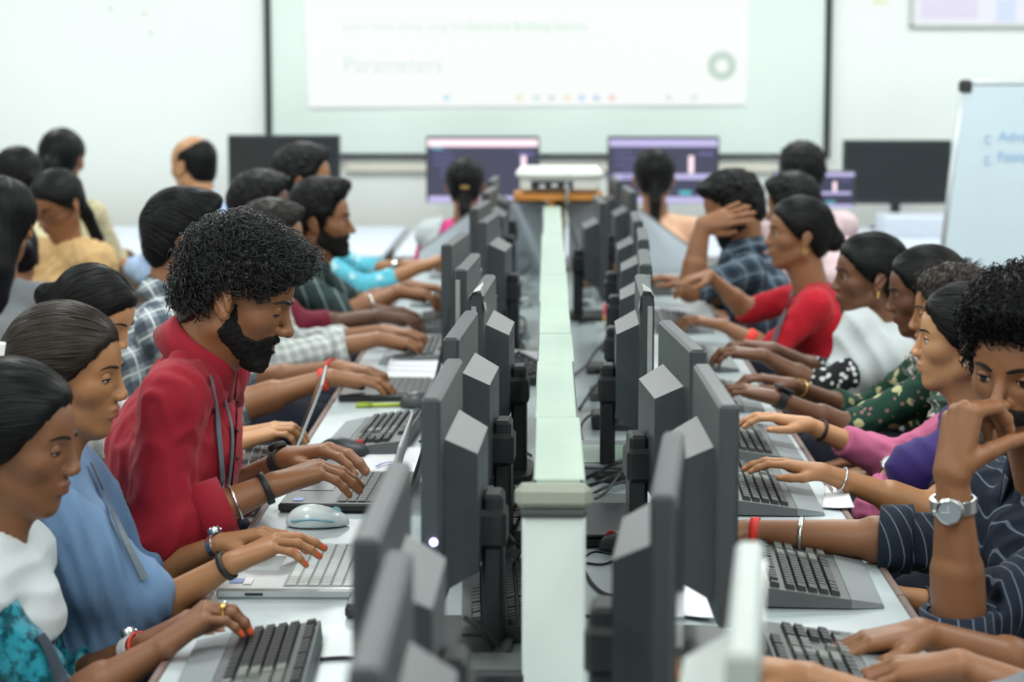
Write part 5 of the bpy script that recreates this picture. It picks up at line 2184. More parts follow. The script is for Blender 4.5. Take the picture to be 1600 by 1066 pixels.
MB().box((0.09, 0.14, 0.0180), (0.02, 0.03, 0.0006)).obj('sticker', plain('blue_sticker', rgb(120, 140, 190), 0.5), red_lap)
c = PZ(603, 607, TABLE_Z + 0.01)
laptop((c[0] + 0.01, c[1] + 0.0, TABLE_Z), math.pi, 'dark laptop under the hand with the red wrist thread', LBLACK, LKEY_B, 102, detail=False, w=0.34)
e_ = laptop(tuple(P(462, 697, 4.95)), math.pi + rad(4), 'small laptop with a pale lid held at the desk edge behind the man in red', ALU, LKEY_B, 112, detail=False, w=0.30, d=0.2)
e_.location = (PZ(462, 697, TABLE_Z)[0] - 0.095, 4.95, TABLE_Z - 0.02)
c = PZ(962, 718, TABLE_Z + 0.01)
lp = laptop((c[0] + 0.01, c[1], TABLE_Z), rad(-2), 'closed silver-grey laptop lying right of the divider with cables on it', plain('grey_laptop', rgb(150, 156, 160), 0.35, 0.3), LKEY_B, closed=True, w=0.33)
MB().box((-0.02, -0.02, 0.0262), (0.15, 0.22, 0.001)).obj('sticker', plain('mint_sheet', rgb(196, 226, 206), 0.3), lp)
c = PZ(950, 822, TABLE_Z + 0.01)
laptop((c[0], c[1], TABLE_Z), rad(1), 'closed black laptop lying right of the divider near the mouse', LBLACK, LKEY_B, closed=True, w=0.30, d=0.23)
# ------------------------------------------------------------------ things lying on the desks
def mouse(px, py, rz, label, body, wheel, btn=None):
    c = PZ(px, py, TABLE_Z + 0.015)
    e = empty('mouse', (c[0], c[1], TABLE_Z), rad(rz), label, 'mouse', 'computer mice')
    s = SDF()
    s.ell((0, 0, 0.004), (0.060, 0.034, 0.034), k=0.01)
    s.ell((-0.018, 0, 0.010), (0.038, 0.031, 0.030), k=0.015)
    s.plane((0, 0, 0.002), (0, 0, -1), 0.003)
    s.cone((0.01, 0, 0.040), (0.062, 0, 0.022), 0.0022, 0.0022, k=0.003, op='s')
    V, Q = s.mesh(0.0035)
    link('shell', mesh_np('shell', V, Q, [body], True), e)
    MB().lathe([(0.0, -0.004), (0.010, -0.004), (0.011, 0), (0.010, 0.004), (0.0, 0.004)], 16, (0.034, 0, 0.026), Rx(rad(90))).obj('scroll_wheel', wheel, e, True)
    if btn:
        MB().tube([(-0.05, 0.030, 0.016), (-0.01, 0.0345, 0.020), (0.03, 0.030, 0.014)], 0.0022, 6).obj('side_trim', btn, e, True)
        MB().tube([(-0.05, -0.030, 0.016), (-0.01, -0.0345, 0.020), (0.03, -0.030, 0.014)], 0.0022, 6).obj('side_trim', btn, e, True)
    return e


MWHITE = plain('white_mouse', rgb(226, 238, 240), 0.2, vary=0.02)
MDARK = plain('dark_mouse', rgb(52, 56, 60), 0.4, vary=0.04)
MRED = plain('red_wheel', rgb(200, 40, 40), 0.5)
mouse(497, 810, 4, 'glossy white mouse with pale blue trim beside the silver laptop', MWHITE, plain('pale_blue_trim', rgb(150, 208, 226), 0.3), MATS['pale_blue_trim'])
mouse(537, 702, 10, 'dark mouse with red scroll wheel behind the hands of the man in red', MDARK, MRED)
mouse(662, 628, 0, 'dark mouse right of the lime green pen', MDARK, MDARK)
mouse(985, 848, 170, 'dark mouse with red wheel under the fingers beside the divider', MDARK, MRED)
mouse(1095, 870, 180, 'dark mouse half hidden behind the right monitors', MDARK, MDARK)
mouse(1105, 1040, 175, 'blurred dark mouse under the hand at the bottom edge', MDARK, MDARK)

# lime pen
a, b = PZ(556, 634, TABLE_Z + 0.006), PZ(640, 632, TABLE_Z + 0.006)
o = (a + b) / 2
pen = empty('pen', (o[0], o[1], TABLE_Z), 0, 'lime green pen lying on the desk in front of the dark laptop', 'pen')
LIME = plain('lime_plastic', rgb(176, 190, 72), 0.4)
d = (b - a)
MB().tube(np.array([a + d * 0.3, b]) - o + np.array((0, 0, 0.006)), 0.0055, 8).obj('barrel', LIME, pen, True)
MB().tube(np.array([a, a + d * 0.3]) - o + np.array((0, 0, 0.006)), 0.0062, 8).obj('cap', plain('lime_cap', rgb(150, 168, 50), 0.4), pen, True)
MB().tube(np.array([a + d * 0.05, a + d * 0.26]) - o + np.array((0, 0, 0.014)), 0.0016, 6).obj('clip', MATS['lime_cap'], pen, True)

PAPER = plain('white_paper', rgb(232, 234, 238), 0.7, vary=0.02, scale=5)
RULED = plain('page_lines', rgb(196, 200, 222), 0.7)


def sheet(name, pix, label, z=0.002, cat='paper', thick=0.0012, curl=0.01, mat=PAPER):
    """a sheet or pad with its four corners at pixels"""
    C4 = np.array([PZ(px_, py_, TABLE_Z + z) for px_, py_ in pix])
    o = C4.mean(0)
    e = empty(name, (o[0], o[1], TABLE_Z), 0, label, cat)
    n = 8
    V = []
    for i in range(n + 1):
        for j in range(n + 1):
            u, v = i / n, j / n
            p = (C4[0] * (1 - u) + C4[1] * u) * (1 - v) + (C4[3] * (1 - u) + C4[2] * u) * v
            V.append(p - o + np.array((0, 0, z + curl * (u * u * 0.6 + (1 - v) ** 3 * 0.4))))
    F = [(i * (n + 1) + j, (i + 1) * (n + 1) + j, (i + 1) * (n + 1) + j + 1, i * (n + 1) + j + 1) for i in range(n) for j in range(n)]
    V = np.array(V)
    m = len(V)
    V2 = np.vstack([V, V - np.array((0, 0, thick))])
    F2 = F + [tuple(k + m for k in f[::-1]) for f in F]
    rim = [i * (n + 1) for i in range(n + 1)] + [n * (n + 1) + j for j in range(1, n + 1)] + [i * (n + 1) + n for i in range(n - 1, -1, -1)] + [j for j in range(n - 1, 0, -1)]
    for k in range(len(rim)):
        a_, b_ = rim[k], rim[(k + 1) % len(rim)]
        F2.append((a_, b_, b_ + m, a_ + m))
    MB().add(V2, F2).obj('page', mat, e, True)
    return e, C4, o


e, C4, o = sheet('paper_sheet', [(548, 738), (652, 745), (668, 702), (585, 698)], 'white sheet with a blue pen stroke behind the red man\'s laptop', 0.003)
st = np.array([PZ(px_, py_, TABLE_Z + 0.014) - o for px_, py_ in ((588, 727), (598, 722), (612, 720), (620, 722), (606, 725))])
MB().tube(spline(st, 14) + np.array((0, 0, 0.0)), 0.003, 6, flat=0.2).obj('blue_stroke', plain('violet_ink', rgb(80, 70, 190), 0.5), e, True)
for k, (pix, lb) in enumerate((([(600, 590), (690, 596), (715, 556), (612, 553)], 'left page block of the open notebook behind the monitors'), ([(755, 597), (838, 575), (842, 552), (770, 542)], 'right page block of the open notebook beside the divider'))):
    e, C4, o = sheet('notebook', pix, lb, 0.014 + 0.012 * k, 'notebook', 0.012, 0.006)
    for t in (0.25, 0.45, 0.65):
        q = [C4[0] * (1 - t) + C4[3] * t - o + np.array((0, 0, 0.018 + 0.014 * k)), C4[1] * (1 - t) + C4[2] * t - o + np.array((0, 0, 0.021 + 0.014 * k))]
        MB().tube(np.array([q[0], q[1]]), 0.0012, 4).obj('ruled_line', RULED, e)
sheet('paper_sheet', [(1285, 795), (1335, 800), (1318, 752), (1290, 758)], 'white printed sheet hanging at the right desk edge by the bangle arm', 0.002)
sheet('paper_sheet', [(742, 735), (822, 738), (818, 712), (752, 710)], 'white sheet lying between the left monitors and the divider', 0.003)
sheet('paper_sheet', [(1050, 962), (1120, 975), (1130, 915), (1075, 910)], 'white sheet lying behind the near right monitor', 0.003)

# black boxes, adapters and trays by the divider
BOXB = plain('black_box', rgb(34, 37, 40), 0.4, vary=0.05)
BOXG = plain('grey_box', rgb(98, 104, 104), 0.4, vary=0.05)


def brick(px, py, sx, sy, sz_, label, mat=BOXB, name='power_adapter', rz=0.0, top=None):
    c = PZ(px, py, TABLE_Z + sz_ / 2)
    e = empty(name, (c[0], c[1], TABLE_Z), rad(rz), label, name.replace('_', ' '))
    MB().box((0, 0, sz_ / 2), (sx, sy, sz_), min(0.006, sz_ * 0.3)).obj('case', mat, e)
    MB().box((0, 0, sz_ + 0.0006), (sx * 0.82, sy * 0.82, 0.0016)).obj('lid', top or BOXG, e)
    MB().box((0, -sy / 2 - 0.001, sz_ * 0.5), (sx * 0.3, 0.003, sz_ * 0.3)).obj('socket', plain('socket_black', rgb(14, 14, 15), 0.5), e)
    return e


brick(950, 790, 0.10, 0.16, 0.018, 'flat black tray holding plugs right of the divider', name='cable_tray')
brick(943, 655, 0.06, 0.12, 0.035, 'black power adapter right of the divider behind the closed laptop')
brick(936, 615, 0.05, 0.10, 0.028, 'low grey power adapter right of the divider, beyond the larger one', BOXG)
brick(935, 575, 0.07, 0.12, 0.02, 'flat grey adapter box right of the divider, farthest of three', BOXG)
brick(812, 470, 0.07, 0.13, 0.04, 'pale adapter left of the divider among tangled cables', plain('pale_adapter', rgb(196, 204, 206), 0.4))
brick(812, 520, 0.06, 0.12, 0.03, 'pale socket box left of the divider beside the dark keyboard', MATS['pale_adapter'], 'socket_box')
brick(812, 440, 0.06, 0.14, 0.05, 'pale junction box left of the divider near the far end', MATS['pale_adapter'], 'socket_box')
brick(915, 470, 0.06, 0.2, 0.03, 'pale socket box right of the divider near the far end', MATS['pale_adapter'], 'socket_box')
brick(565, 945, 0.045, 0.11, 0.022, 'black hard drive lying beside the near left monitor', BOXB, 'hard_drive')
brick(775, 1045, 0.09, 0.11, 0.02, 'black box at the foot of the near left monitor beside the divider', BOXB, 'network_box')
# small marker standing by a monitor
c = PZ(947, 515, TABLE_Z)
e = empty('marker', (c[0], c[1], TABLE_Z), 0, 'short pink and orange marker standing right of the divider', 'marker')
MB().lathe([(0.010, 0), (0.010, 0.03)], 12).obj('base_section', WHITE_TRIM, e, True)
MB().lathe([(0.011, 0.03), (0.011, 0.05)], 12).obj('middle_section', plain('marker_orange', rgb(236, 160, 90), 0.5), e, True)
MB().lathe([(0.011, 0.05), (0.011, 0.078), (0.007, 0.084), (0.0, 0.084)], 12).obj('cap', plain('marker_pink', rgb(236, 90, 110), 0.5), e, True)
c = PZ(922, 448, TABLE_Z)
e = empty('wallet', (c[0], c[1], TABLE_Z), rad(30), 'small brown wallet with red flap right of the divider', 'wallet')
MB().box((0, 0, 0.02), (0.10, 0.07, 0.03), 0.008, Ry(rad(-18))).obj('body', plain('brown_leather', rgb(96, 74, 54), 0.6), e)
MB().box((0.035, 0, 0.03), (0.03, 0.06, 0.02), 0.006).obj('flap', plain('red_leather', rgb(150, 50, 46), 0.6), e)

# cables
CABLE = plain('black_cable', rgb(26, 28, 30), 0.45)
CABLE_G = plain('grey_cable', rgb(120, 126, 126), 0.45)


def cable(pix, label, r=0.003, mat=CABLE, zs=None):
    z0 = zs or [r] * len(pix)
    pts = np.array([PZ(px_, py_, TABLE_Z + z) for (px_, py_), z in zip(pix, z0)])
    pts = spline(pts, 10 * len(pts))
    pts[:, 2] = np.maximum(pts[:, 2], TABLE_Z + r)
    o = np.array((pts[0][0], pts[0][1], TABLE_Z))
    ob = MB().tube(pts - o, r, 7).obj('cable', mat, None, True, o)
    return tag(ob, label, 'cable', 'black cables on the desks')


cable([(908, 752), (935, 738), (962, 724), (992, 716), (1022, 716)], 'black cable, upper of the thick bundle right of the divider', 0.004, zs=[0.004, 0.03, 0.04, 0.03, 0.004])
cable([(905, 765), (940, 752), (975, 735), (1015, 728)], 'black cable, middle of the thick bundle right of the divider', 0.004, zs=[0.004, 0.03, 0.035, 0.004])
cable([(915, 778), (950, 760), (985, 750), (1012, 742)], 'black cable, lowest of the thick bundle right of the divider', 0.0035, zs=[0.004, 0.02, 0.02, 0.004])
cable([(985, 712), (968, 740), (950, 765), (930, 780)], 'black cable crossing the bundle down to the tray', 0.003, zs=[0.06, 0.05, 0.03, 0.02])
cable([(905, 878), (940, 882), (965, 872), (985, 858)], 'thin black mouse cable right of the divider', 0.0022)
cable([(912, 890), (928, 915), (952, 930), (985, 922), (1000, 900), (1005, 880)], 'looped black cable right of the divider, nearest the glossy end sheet', 0.003)
cable([(912, 870), (930, 862), (960, 866), (990, 860)], 'thin black cable running right of the divider above the loop', 0.002)
cable([(915, 962), (950, 972), (990, 990), (1015, 1010)], 'blurred cable on the right desk, upper of two by the end sheet', 0.0028)
cable([(915, 1022), (950, 1008), (985, 1002), (1020, 998)], 'blurred cable on the right desk, lower of two by the end sheet', 0.0028)
cable([(990, 1060), (975, 1030), (985, 990), (1000, 960)], 'upright looped cable behind the second right monitor', 0.003, zs=[0.004, 0.05, 0.08, 0.05])
cable([(895, 588), (915, 572), (935, 545), (965, 525), (985, 520)], 'black cable rising to a monitor right of the divider', 0.004, zs=[0.004, 0.02, 0.05, 0.08, 0.09])
cable([(905, 640), (925, 610), (945, 590), (970, 575)], 'black cable beside the grey adapters right of the divider', 0.004, zs=[0.004, 0.03, 0.04, 0.04])
cable([(910, 690), (908, 665), (925, 648), (950, 650)], 'black cable looping from the power adapter', 0.003, zs=[0.004, 0.02, 0.03, 0.02])
cable([(745, 800), (762, 830), (778, 868), (786, 890)], 'grey-black cable hanging beside the fourth left monitor', 0.004, zs=[0.12, 0.09, 0.03, 0.004])
cable([(775, 822), (800, 842), (812, 860), (800, 882)], 'grey-black cable curling onto the spare keyboard', 0.004, zs=[0.08, 0.07, 0.05, 0.03])
cable([(725, 965), (755, 985), (775, 1020), (780, 1062)], 'blurred cable falling behind the near left monitor', 0.004, zs=[0.08, 0.06, 0.02, 0.004])
cable([(795, 690), (815, 672), (822, 690), (805, 700), (790, 682)], 'small black cable coil left of the divider', 0.003, zs=[0.01, 0.02, 0.02, 0.02, 0.03])
cable([(500, 1030), (540, 1028), (600, 1030)], 'keyboard cable crossing the near left desk', 0.003)
cable([(655, 690), (680, 684), (715, 690)], 'keyboard cable of the grey keyboard by the pen', 0.0025)
cable([(760, 705), (790, 700), (815, 704), (830, 712)], 'black cable over the white sheet left of the divider', 0.0028)
cable([(800, 560), (815, 590), (805, 612), (790, 604)], 'black cable under the raised notebook left of the divider', 0.004, zs=[0.004, 0.02, 0.01, 0.02])
cable([(790, 430), (805, 405), (820, 395), (828, 412), (812, 432)], 'coiled grey cable left of the divider near the end board', 0.005, CABLE_G, zs=[0.004, 0.05, 0.09, 0.06, 0.004])
cable([(785, 470), (800, 490), (820, 500), (815, 530), (798, 545)], 'tangled cable left of the divider by the pale adapter', 0.004, zs=[0.02, 0.05, 0.03, 0.03, 0.01])
cable([(905, 505), (925, 500), (940, 490), (960, 480)], 'black cable right of the divider by the marker', 0.004)
cable([(1190, 905), (1165, 895), (1140, 880)], 'keyboard cable of the pinstriped man\'s keyboard', 0.0025)
# cable from the projector
pts = spline([P(884, 282, 9.08), P(888, 296, 9.06), P(884, 312, 9.04), P(890, 340, 9.1), P(900, 380, 9.1), P(912, 405, 9.1)], 30)
tag(MB().tube(pts - pts[-1], 0.007, 7).obj('cable', CABLE_G, None, True, pts[-1]), 'grey cable hanging down from the projector', 'cable')
# ------------------------------------------------------------------ the people
def A(side, E, W, tip, curl='type', sl=0.5, **kw):
    e, w, t = P(*E), P(*W), P(*tip)
    d = dict(side=side, E=e, W=w, dir=t - w, curl=curl, sl=sl)
    d.update(kw)
    return d


def auto_arms(C, psi, z=None, sl=0.5, reach=0.36, drop=0.42):
    f = Rz(rad(psi)) @ np.array((1.0, 0, 0))
    l = Rz(rad(psi)) @ np.array((0, 1.0, 0))
    out = []
    for sd in (1, -1):
        e = C - l * sd * 0.21 + f * 0.06 + np.array((0, 0, -0.44))
        w = C - l * sd * 0.11 + f * reach + np.array((0, 0, -drop))
        if z is not None:
            w[2] = z
        out.append(dict(side=sd, E=e, W=w, dir=f + l * sd * 0.1 + np.array((0, 0, -0.02)), curl='type', sl=sl))
    return out


BUN = [((-0.085, 0, 0.010), (-0.125, 0, -0.010), 0.034, 0.030)]
PONY = [((-0.09, 0, 0.02), (-0.128, 0, -0.02), 0.026, 0.030), ((-0.128, 0, -0.02), (-0.135, 0, -0.13), 0.030, 0.026), ((-0.135, 0, -0.13), (-0.125, 0, -0.25), 0.026, 0.012)]
BRAID = [((-0.085, 0, -0.02), (-0.105, 0, -0.10), 0.030, 0.024), ((-0.105, 0, -0.10), (-0.11, 0, -0.20), 0.024, 0.022), ((-0.11, 0, -0.20), (-0.10, 0, -0.36), 0.022, 0.010)]


def H_pulled(n=0, tail=BUN, line='pulled', grow=0.010, to=(-0.12, 0, 0.0), **kw):
    d = dict(grow=grow, line=HAIRLINE[line], strands=n, flow='back', to=to, tail=tail, ear=True, rough=0.0012)
    d.update(kw)
    return d


def H_short(n=0, grow=0.012, vol=(), **kw):
    d = dict(grow=grow, line=HAIRLINE['short'], strands=n, flow='front', vol=list(vol), ear=True, rough=0.003, lift=0.004, width=0.0013, step=0.008)
    d.update(kw)
    return d


TOPVOL = [((0.010, 0, 0.078), (0.098, 0.076, 0.052)), ((0.052, 0, 0.076), (0.047, 0.060, 0.038))]
QUIFF = [((0.010, 0, 0.085), (0.098, 0.074, 0.056)), ((0.070, 0, 0.088), (0.046, 0.060, 0.040))]

# cloth
C_RED = cloth_mat('red_cotton', rgb(150, 24, 42), rough=0.75)
C_BLUE = cloth_mat('blue_cotton', rgb(104, 134, 170), rough=0.85)
C_WHITE = cloth_mat('white_cotton', rgb(196, 203, 206), rough=0.85)
C_TEAL = cloth_mat('teal_sequin', rgb(16, 74, 88), rgb(40, 140, 160), scale=70, rough=0.3)
C_PLAID = plaid_mat('navy_white_plaid', rgb(150, 160, 168), rgb(226, 230, 230), rgb(40, 52, 68), 0.062)
C_WCHECK = plaid_mat('pale_check', rgb(204, 208, 206), rgb(232, 234, 232), rgb(160, 168, 170), 0.03)
C_MAROON = cloth_mat('maroon_cotton', rgb(110, 28, 48))
C_DGREEN = pinstripe_mat('dark_green_stripe', rgb(44, 62, 62), rgb(150, 164, 164), 0.05, (0.9, 0.3, 0.3))
C_CYAN = floral_mat('cyan_print', rgb(96, 186, 208), rgb(186, 222, 226), rgb(60, 150, 190), 22, 0.35)
C_NAVY = pinstripe_mat('navy_pinstripe', rgb(32, 42, 58), rgb(128, 140, 156), 0.021, (1.0, 0.35, 0.12))
C_PURPLE = cloth_mat('purple_chiffon', rgb(50, 34, 102), rough=0.7)
C_PINK = cloth_mat('pink_cotton', rgb(196, 104, 142), rough=0.8)
C_GREENF = floral_mat('green_floral', rgb(30, 64, 52), rgb(186, 184, 138), rgb(150, 110, 110), 24, 0.34)
C_SCARF = floral_mat('striped_scarf', rgb(58, 92, 78), rgb(226, 214, 208), rgb(196, 150, 160), 34, 0.42)
C_BWPRINT = floral_mat('black_white_print', rgb(28, 28, 32), rgb(214, 216, 218), None, 42, 0.36)
C_REDK = cloth_mat('red_wool', rgb(186, 28, 44), rough=0.9)
C_DPLAID = plaid_mat('dark_blue_plaid', rgb(72, 88, 104), rgb(136, 152, 166), rgb(26, 34, 46), 0.07)
C_BLACKG = floral_mat('black_gold_print', rgb(36, 32, 30), rgb(150, 120, 70), None, 40, 0.2)
C_PALEPINK = cloth_mat('pale_pink_cotton', rgb(226, 200, 206))
C_PEACH = floral_mat('peach_cotton', rgb(226, 180, 150), rgb(236, 200, 170), None, 60, 0.3)
C_HOTPINK = cloth_mat('hot_pink_cotton', rgb(226, 62, 140))
C_TAN = cloth_mat('tan_dupatta', rgb(204, 168, 118))
C_CREAM = floral_mat('cream_print', rgb(206, 196, 160), rgb(150, 140, 100), None, 50, 0.3)
C_GREY = cloth_mat('grey_cotton', rgb(120, 124, 128))
C_LBLUE = cloth_mat('light_blue_cotton', rgb(176, 200, 236))
C_MAGENTA = cloth_mat('magenta_cotton', rgb(140, 28, 96))
LANYARD = plain('grey_lanyard', rgb(92, 104, 114), 0.6)
DARK_LANY = plain('dark_lanyard', rgb(70, 66, 72), 0.6)


def drape(sp, name, mat, grow=0.012, cuts=(), extra=(), k=0.03, vox=None, amp=0.005, fr=(60, 150), arms=False, label=None, pleat=None):
    """cloth laid over the trunk: a grown copy of the trunk cut by planes (point, normal pointing to what is removed)"""
    s = SDF()
    torso_prims(s, sp, grow, arms=arms)
    for (a, b, ra, rb) in extra:
        s.cone(a, b, ra, rb, k=0.035)
    for p, n in cuts:
        s.plane(p, n, 0.012)
    nup = unit(sp['_C'] + sp['_R'] @ np.array((-0.022, 0, -0.045)) - sp['NB'])
    nr = (0.052 if sp['female'] else 0.062)
    s.cone(sp['NB'] - nup * 0.0, sp['NB'] + nup * 0.14, nr, nr + 0.01, k=0.01, op='s')
    lodv = 0.0075 if sp['Y'] < 5.3 else 0.010
    o = garment(name, s, vox or lodv, mat, sp['_root'], sp['_base'], np.random.default_rng(int(sp['Y'] * 77)), sp, amp, fr=fr, pleat=pleat)
    sp['_drape_sdf'] = s
    if o and label:
        o['label'] = label
    return o


UP = np.array((0, 0, 1.0))

# ---- left row -------------------------------------------------------------
sp = person('woman with a white dupatta and teal sequined kurta typing at the lower left corner', dict(
    Y=3.33, psi=0, C=P(21, 690, 3.33), female=True, skin='brown', head=(-4, 8, 0), scale=1.0, shirt=C_TEAL, polish=True, neck='round', lid=-0.08, gaze=(0, 0.45),
    hair=H_pulled(1600, tail=BUN, line='cover', grow=0.014, ear=False), lean=0.06,
    arms=[A(1, (105, 1105, 3.22), (258, 1008, 3.22), (338, 940, 3.24), sl=0.12, thumb='in', curlv=[(52, 38, 14), (50, 38, 14), (46, 36, 14), (42, 34, 14)]), A(-1, (80, 1085, 3.55), (232, 1004, 3.42), (352, 926, 3.40), sl=0.45, curlv=[(48, 36, 14), (46, 36, 14), (44, 36, 14), (40, 34, 14)])]))
L1 = sp
drape(sp, 'dupatta', C_WHITE, 0.016, [(P(60, 1000, 3.33) - UP * 0.0, -UP + np.array((0.2, 0, 0))), (P(98, 900, 3.33), (1, 0, 0.05))], amp=0.004, fr=(0, 190), pleat=(0.5, 0, 1))
strap(sp, [(62, 992), (78, 1020), (100, 1075)], 'lanyard', plain('dark_blue_lanyard', rgb(40, 52, 66), 0.6), 0.022, 0.002)
earring(sp, -1)
earring(sp, 1, 'stud')
wear_watch(sp['_root'], sp['_base'], sp['_arms'][-1], 0.86, plain('white_strap', rgb(206, 208, 208), 0.5), SILVER, WHITE_TRIM, links=False, width=0.018, dia=0.026)
wear_band(sp['_root'], sp['_base'], sp['_arms'][-1], 0.93, RED_THREAD, width=0.005)
wear_ring(sp, 1, 2, GOLD, 0.006)
wear_ring(sp, 1, 1, SILVER, 0.004)
wear_ring(sp, -1, 2, SILVER)

sp = person('woman in a loose blue top with a grey lanyard typing on the silver laptop', dict(
    Y=3.73, psi=0, C=P(106, 584, 3.73), female=True, skin='tan', head=(-3, 5, 0), scale=0.98, shirt=C_BLUE, polish=True, neck='round', lid=0.0, gaze=(0, 0.4), hairmat=HAIR_BROWN,
    hair=H_pulled(2600, tail=[((-0.09, 0, 0.03), (-0.118, 0, 0.0), 0.03, 0.022)], to=(-0.125, 0, 0.01), grow=0.012), lean=0.04, fold=0.003,
    arms=[A(1, (205, 975, 3.60), (362, 880, 3.58), (450, 836, 3.60), sl=0.30, loose=1.25, curlv=[(24, 20, 10), (26, 22, 10), (30, 24, 10), (36, 24, 12)]), A(-1, (235, 905, 3.95), (348, 850, 3.84), (450, 822, 3.82), sl=0.35, loose=1.1, curlv=[(26, 22, 10)] * 4)]))
L2 = sp
NBp, SRp = sp['NB'], sp['SR']
drape(sp, 'cape_sleeve', C_BLUE, 0.010, [], [(SRp, P(150, 900, 3.55), 0.062, 0.072), (P(150, 900, 3.55), P(222, 930, 3.56), 0.068, 0.052), (P(110, 850, 3.6), P(118, 1030, 3.6), 0.075, 0.08), (P(215, 930, 3.56), P(150, 1045, 3.56), 0.05, 0.055), (sp['SL'], P(215, 880, 3.9), 0.06, 0.055)], amp=0.007, fr=(0, 230), pleat=(1.0, 0.2, 0.35))
strap(sp, [(142, 724), (165, 775), (190, 832), (208, 870), (226, 905)], 'lanyard', LANYARD, 0.014, 0.002, 0.008, sp['_drape_sdf'])
wear_band(sp['_root'], sp['_base'], sp['_arms'][1], 0.95, BLACK_RUBBER, width=0.010, thick=0.004)
wear_watch(sp['_root'], sp['_base'], sp['_arms'][-1], 0.95, SILVER, SILVER, WHITE_TRIM, dia=0.024, width=0.012)
p = sp['_headW'](np.array([(-0.104, -0.045, 0.028)]))[0] - sp['_base']
auto_smooth(MB().box(p, (0.02, 0.012, 0.045), 0.004, sp['_R']).obj('hair_clip', WHITE_TRIM, sp['_root']))

CURLY = dict(grow=0.010, line=HAIRLINE['fade'], vol=[((0.010, 0, 0.074), (0.098, 0.082, 0.056)), ((0.080, 0, 0.068), (0.046, 0.062, 0.040)), ((-0.050, 0, 0.03), (0.056, 0.070, 0.062))], curly=0.007, strands=3600, flow='front', curl=dict(len=0.036, amp=0.0075, turns=0.9, r=0.0011, n=12), smin=-0.045)
sp = person('bearded curly-haired man in a dark red shirt bending over the black laptop', dict(
    Y=4.1, psi=0, C=P(372, 462, 4.1), skin='mid', head=(0, 22, 0), scale=1.06, shirt=C_RED, NB=P(304, 552, 4.12), SR=P(272, 622, 3.95), lid=-0.25, gaze=(0, 0.6), fold=0.005,
    hair=CURLY, hairmat=HAIR_CURL, beard=dict(grow=0.0035, strands=7000, len=0.003, slen=0.008, cheek=[(-0.06, 0.06), (0.004, 0.012), (0.020, -0.030), (0.040, -0.052), (0.060, -0.055), (0.080, -0.041), (0.12, -0.039)]), lean=0.12, seed=11,
    arms=[A(1, (242, 838, 3.92), (430, 757, 3.98), (512, 726, 4.02), sl=0.58, cuff=0.05, curlv=[(34, 14, 8), (36, 16, 8), (38, 18, 8), (40, 20, 10)]), A(-1, (310, 800, 4.45), (452, 716, 4.28), (536, 696, 4.24), sl=0.42, cuff=0.04, curlv=[(30, 22, 10)] * 4)]))
LR = sp
wear_band(sp['_root'], sp['_base'], sp['_arms'][1], 0.92, BLACK_RUBBER, width=0.012, thick=0.005)
wear_band(sp['_root'], sp['_base'], sp['_arms'][1], 0.66, SILVER, width=0.005, thick=0.003, name='bangle')
wear_watch(sp['_root'], sp['_base'], sp['_arms'][-1], 0.93, BLACK_RUBBER, BLACK_RUBBER, MATS['screen_glass_off'])
strap(sp, [(330, 590), (336, 620), (343, 690), (349, 768)], 'lanyard', LANYARD, 0.013)
strap(sp, [(369, 600), (374, 650), (372, 700), (366, 760)], 'placket', C_RED, 0.030, 0.002, 0.004)
for py_ in (628, 672, 716):
    q_, g_ = ray_hit(sp['_shirt_sdf'], [(371, py_)], 4.1, 0.007)
    MB().lathe([(0, -0.0016), (0.0052, -0.0012), (0.0052, 0.0012), (0, 0.0016)], 12, q_[0] - sp['_base'], np.stack([unit(np.cross((0, 0, 1.0), g_[0])), np.cross(g_[0], unit(np.cross((0, 0, 1.0), g_[0]))), g_[0]], 1)).obj('button', plain('dark_button', rgb(60, 14, 22), 0.4), sp['_shirt'], True)
strap(sp, [(352, 628), (362, 668), (362, 715), (356, 765)], 'lanyard_strap', LANYARD, 0.010)

sp = person('woman with centre-parted hair looking down behind the woman in blue', dict(
    Y=5.0, psi=0, C=P(146, 494, 5.0), female=True, skin='light', head=(-12, 26, 0), shirt=C_WCHECK, neck='round', lid=-0.2,
    hair=H_pulled(1800, tail=BUN, grow=0.010, part=0.012, flow='side'), lean=0.05,
    arms=[A(1, (250, 735, 4.92), (378, 690, 4.93), (458, 662, 4.95), sl=0.75), A(-1, (255, 715, 5.2), (380, 680, 5.08), (462, 656, 5.06), sl=0.75)]))
sp = person('man in a navy and white plaid shirt facing away behind the man in red', dict(
    Y=5.96, psi=0, C=P(289, 374, 5.96), skin='mid', head=(14, 4, 0), scale=1.05, shirt=C_PLAID, lean=0.10, face=True,
    hair=H_short(1400, 0.014, TOPVOL), beard=dict(grow=0.0025, strands=0),
    arms=[A(1, (372, 636, 5.72), (515, 590, 5.74), (648, 598, 5.8), sl=0.10, curl='flat', curlv=[(8, 20, 14)] * 4), A(-1, (395, 600, 6.2), (530, 575, 6.05), (640, 585, 6.0), sl=0.15)]))
wear_band(sp['_root'], sp['_base'], sp['_arms'][1], 0.93, RED_THREAD, width=0.014, thick=0.004, name='wrist_thread')
wear_band(sp['_root'], sp['_base'], sp['_arms'][-1], 0.93, RED_THREAD, width=0.010, thick=0.003, name='wrist_thread')

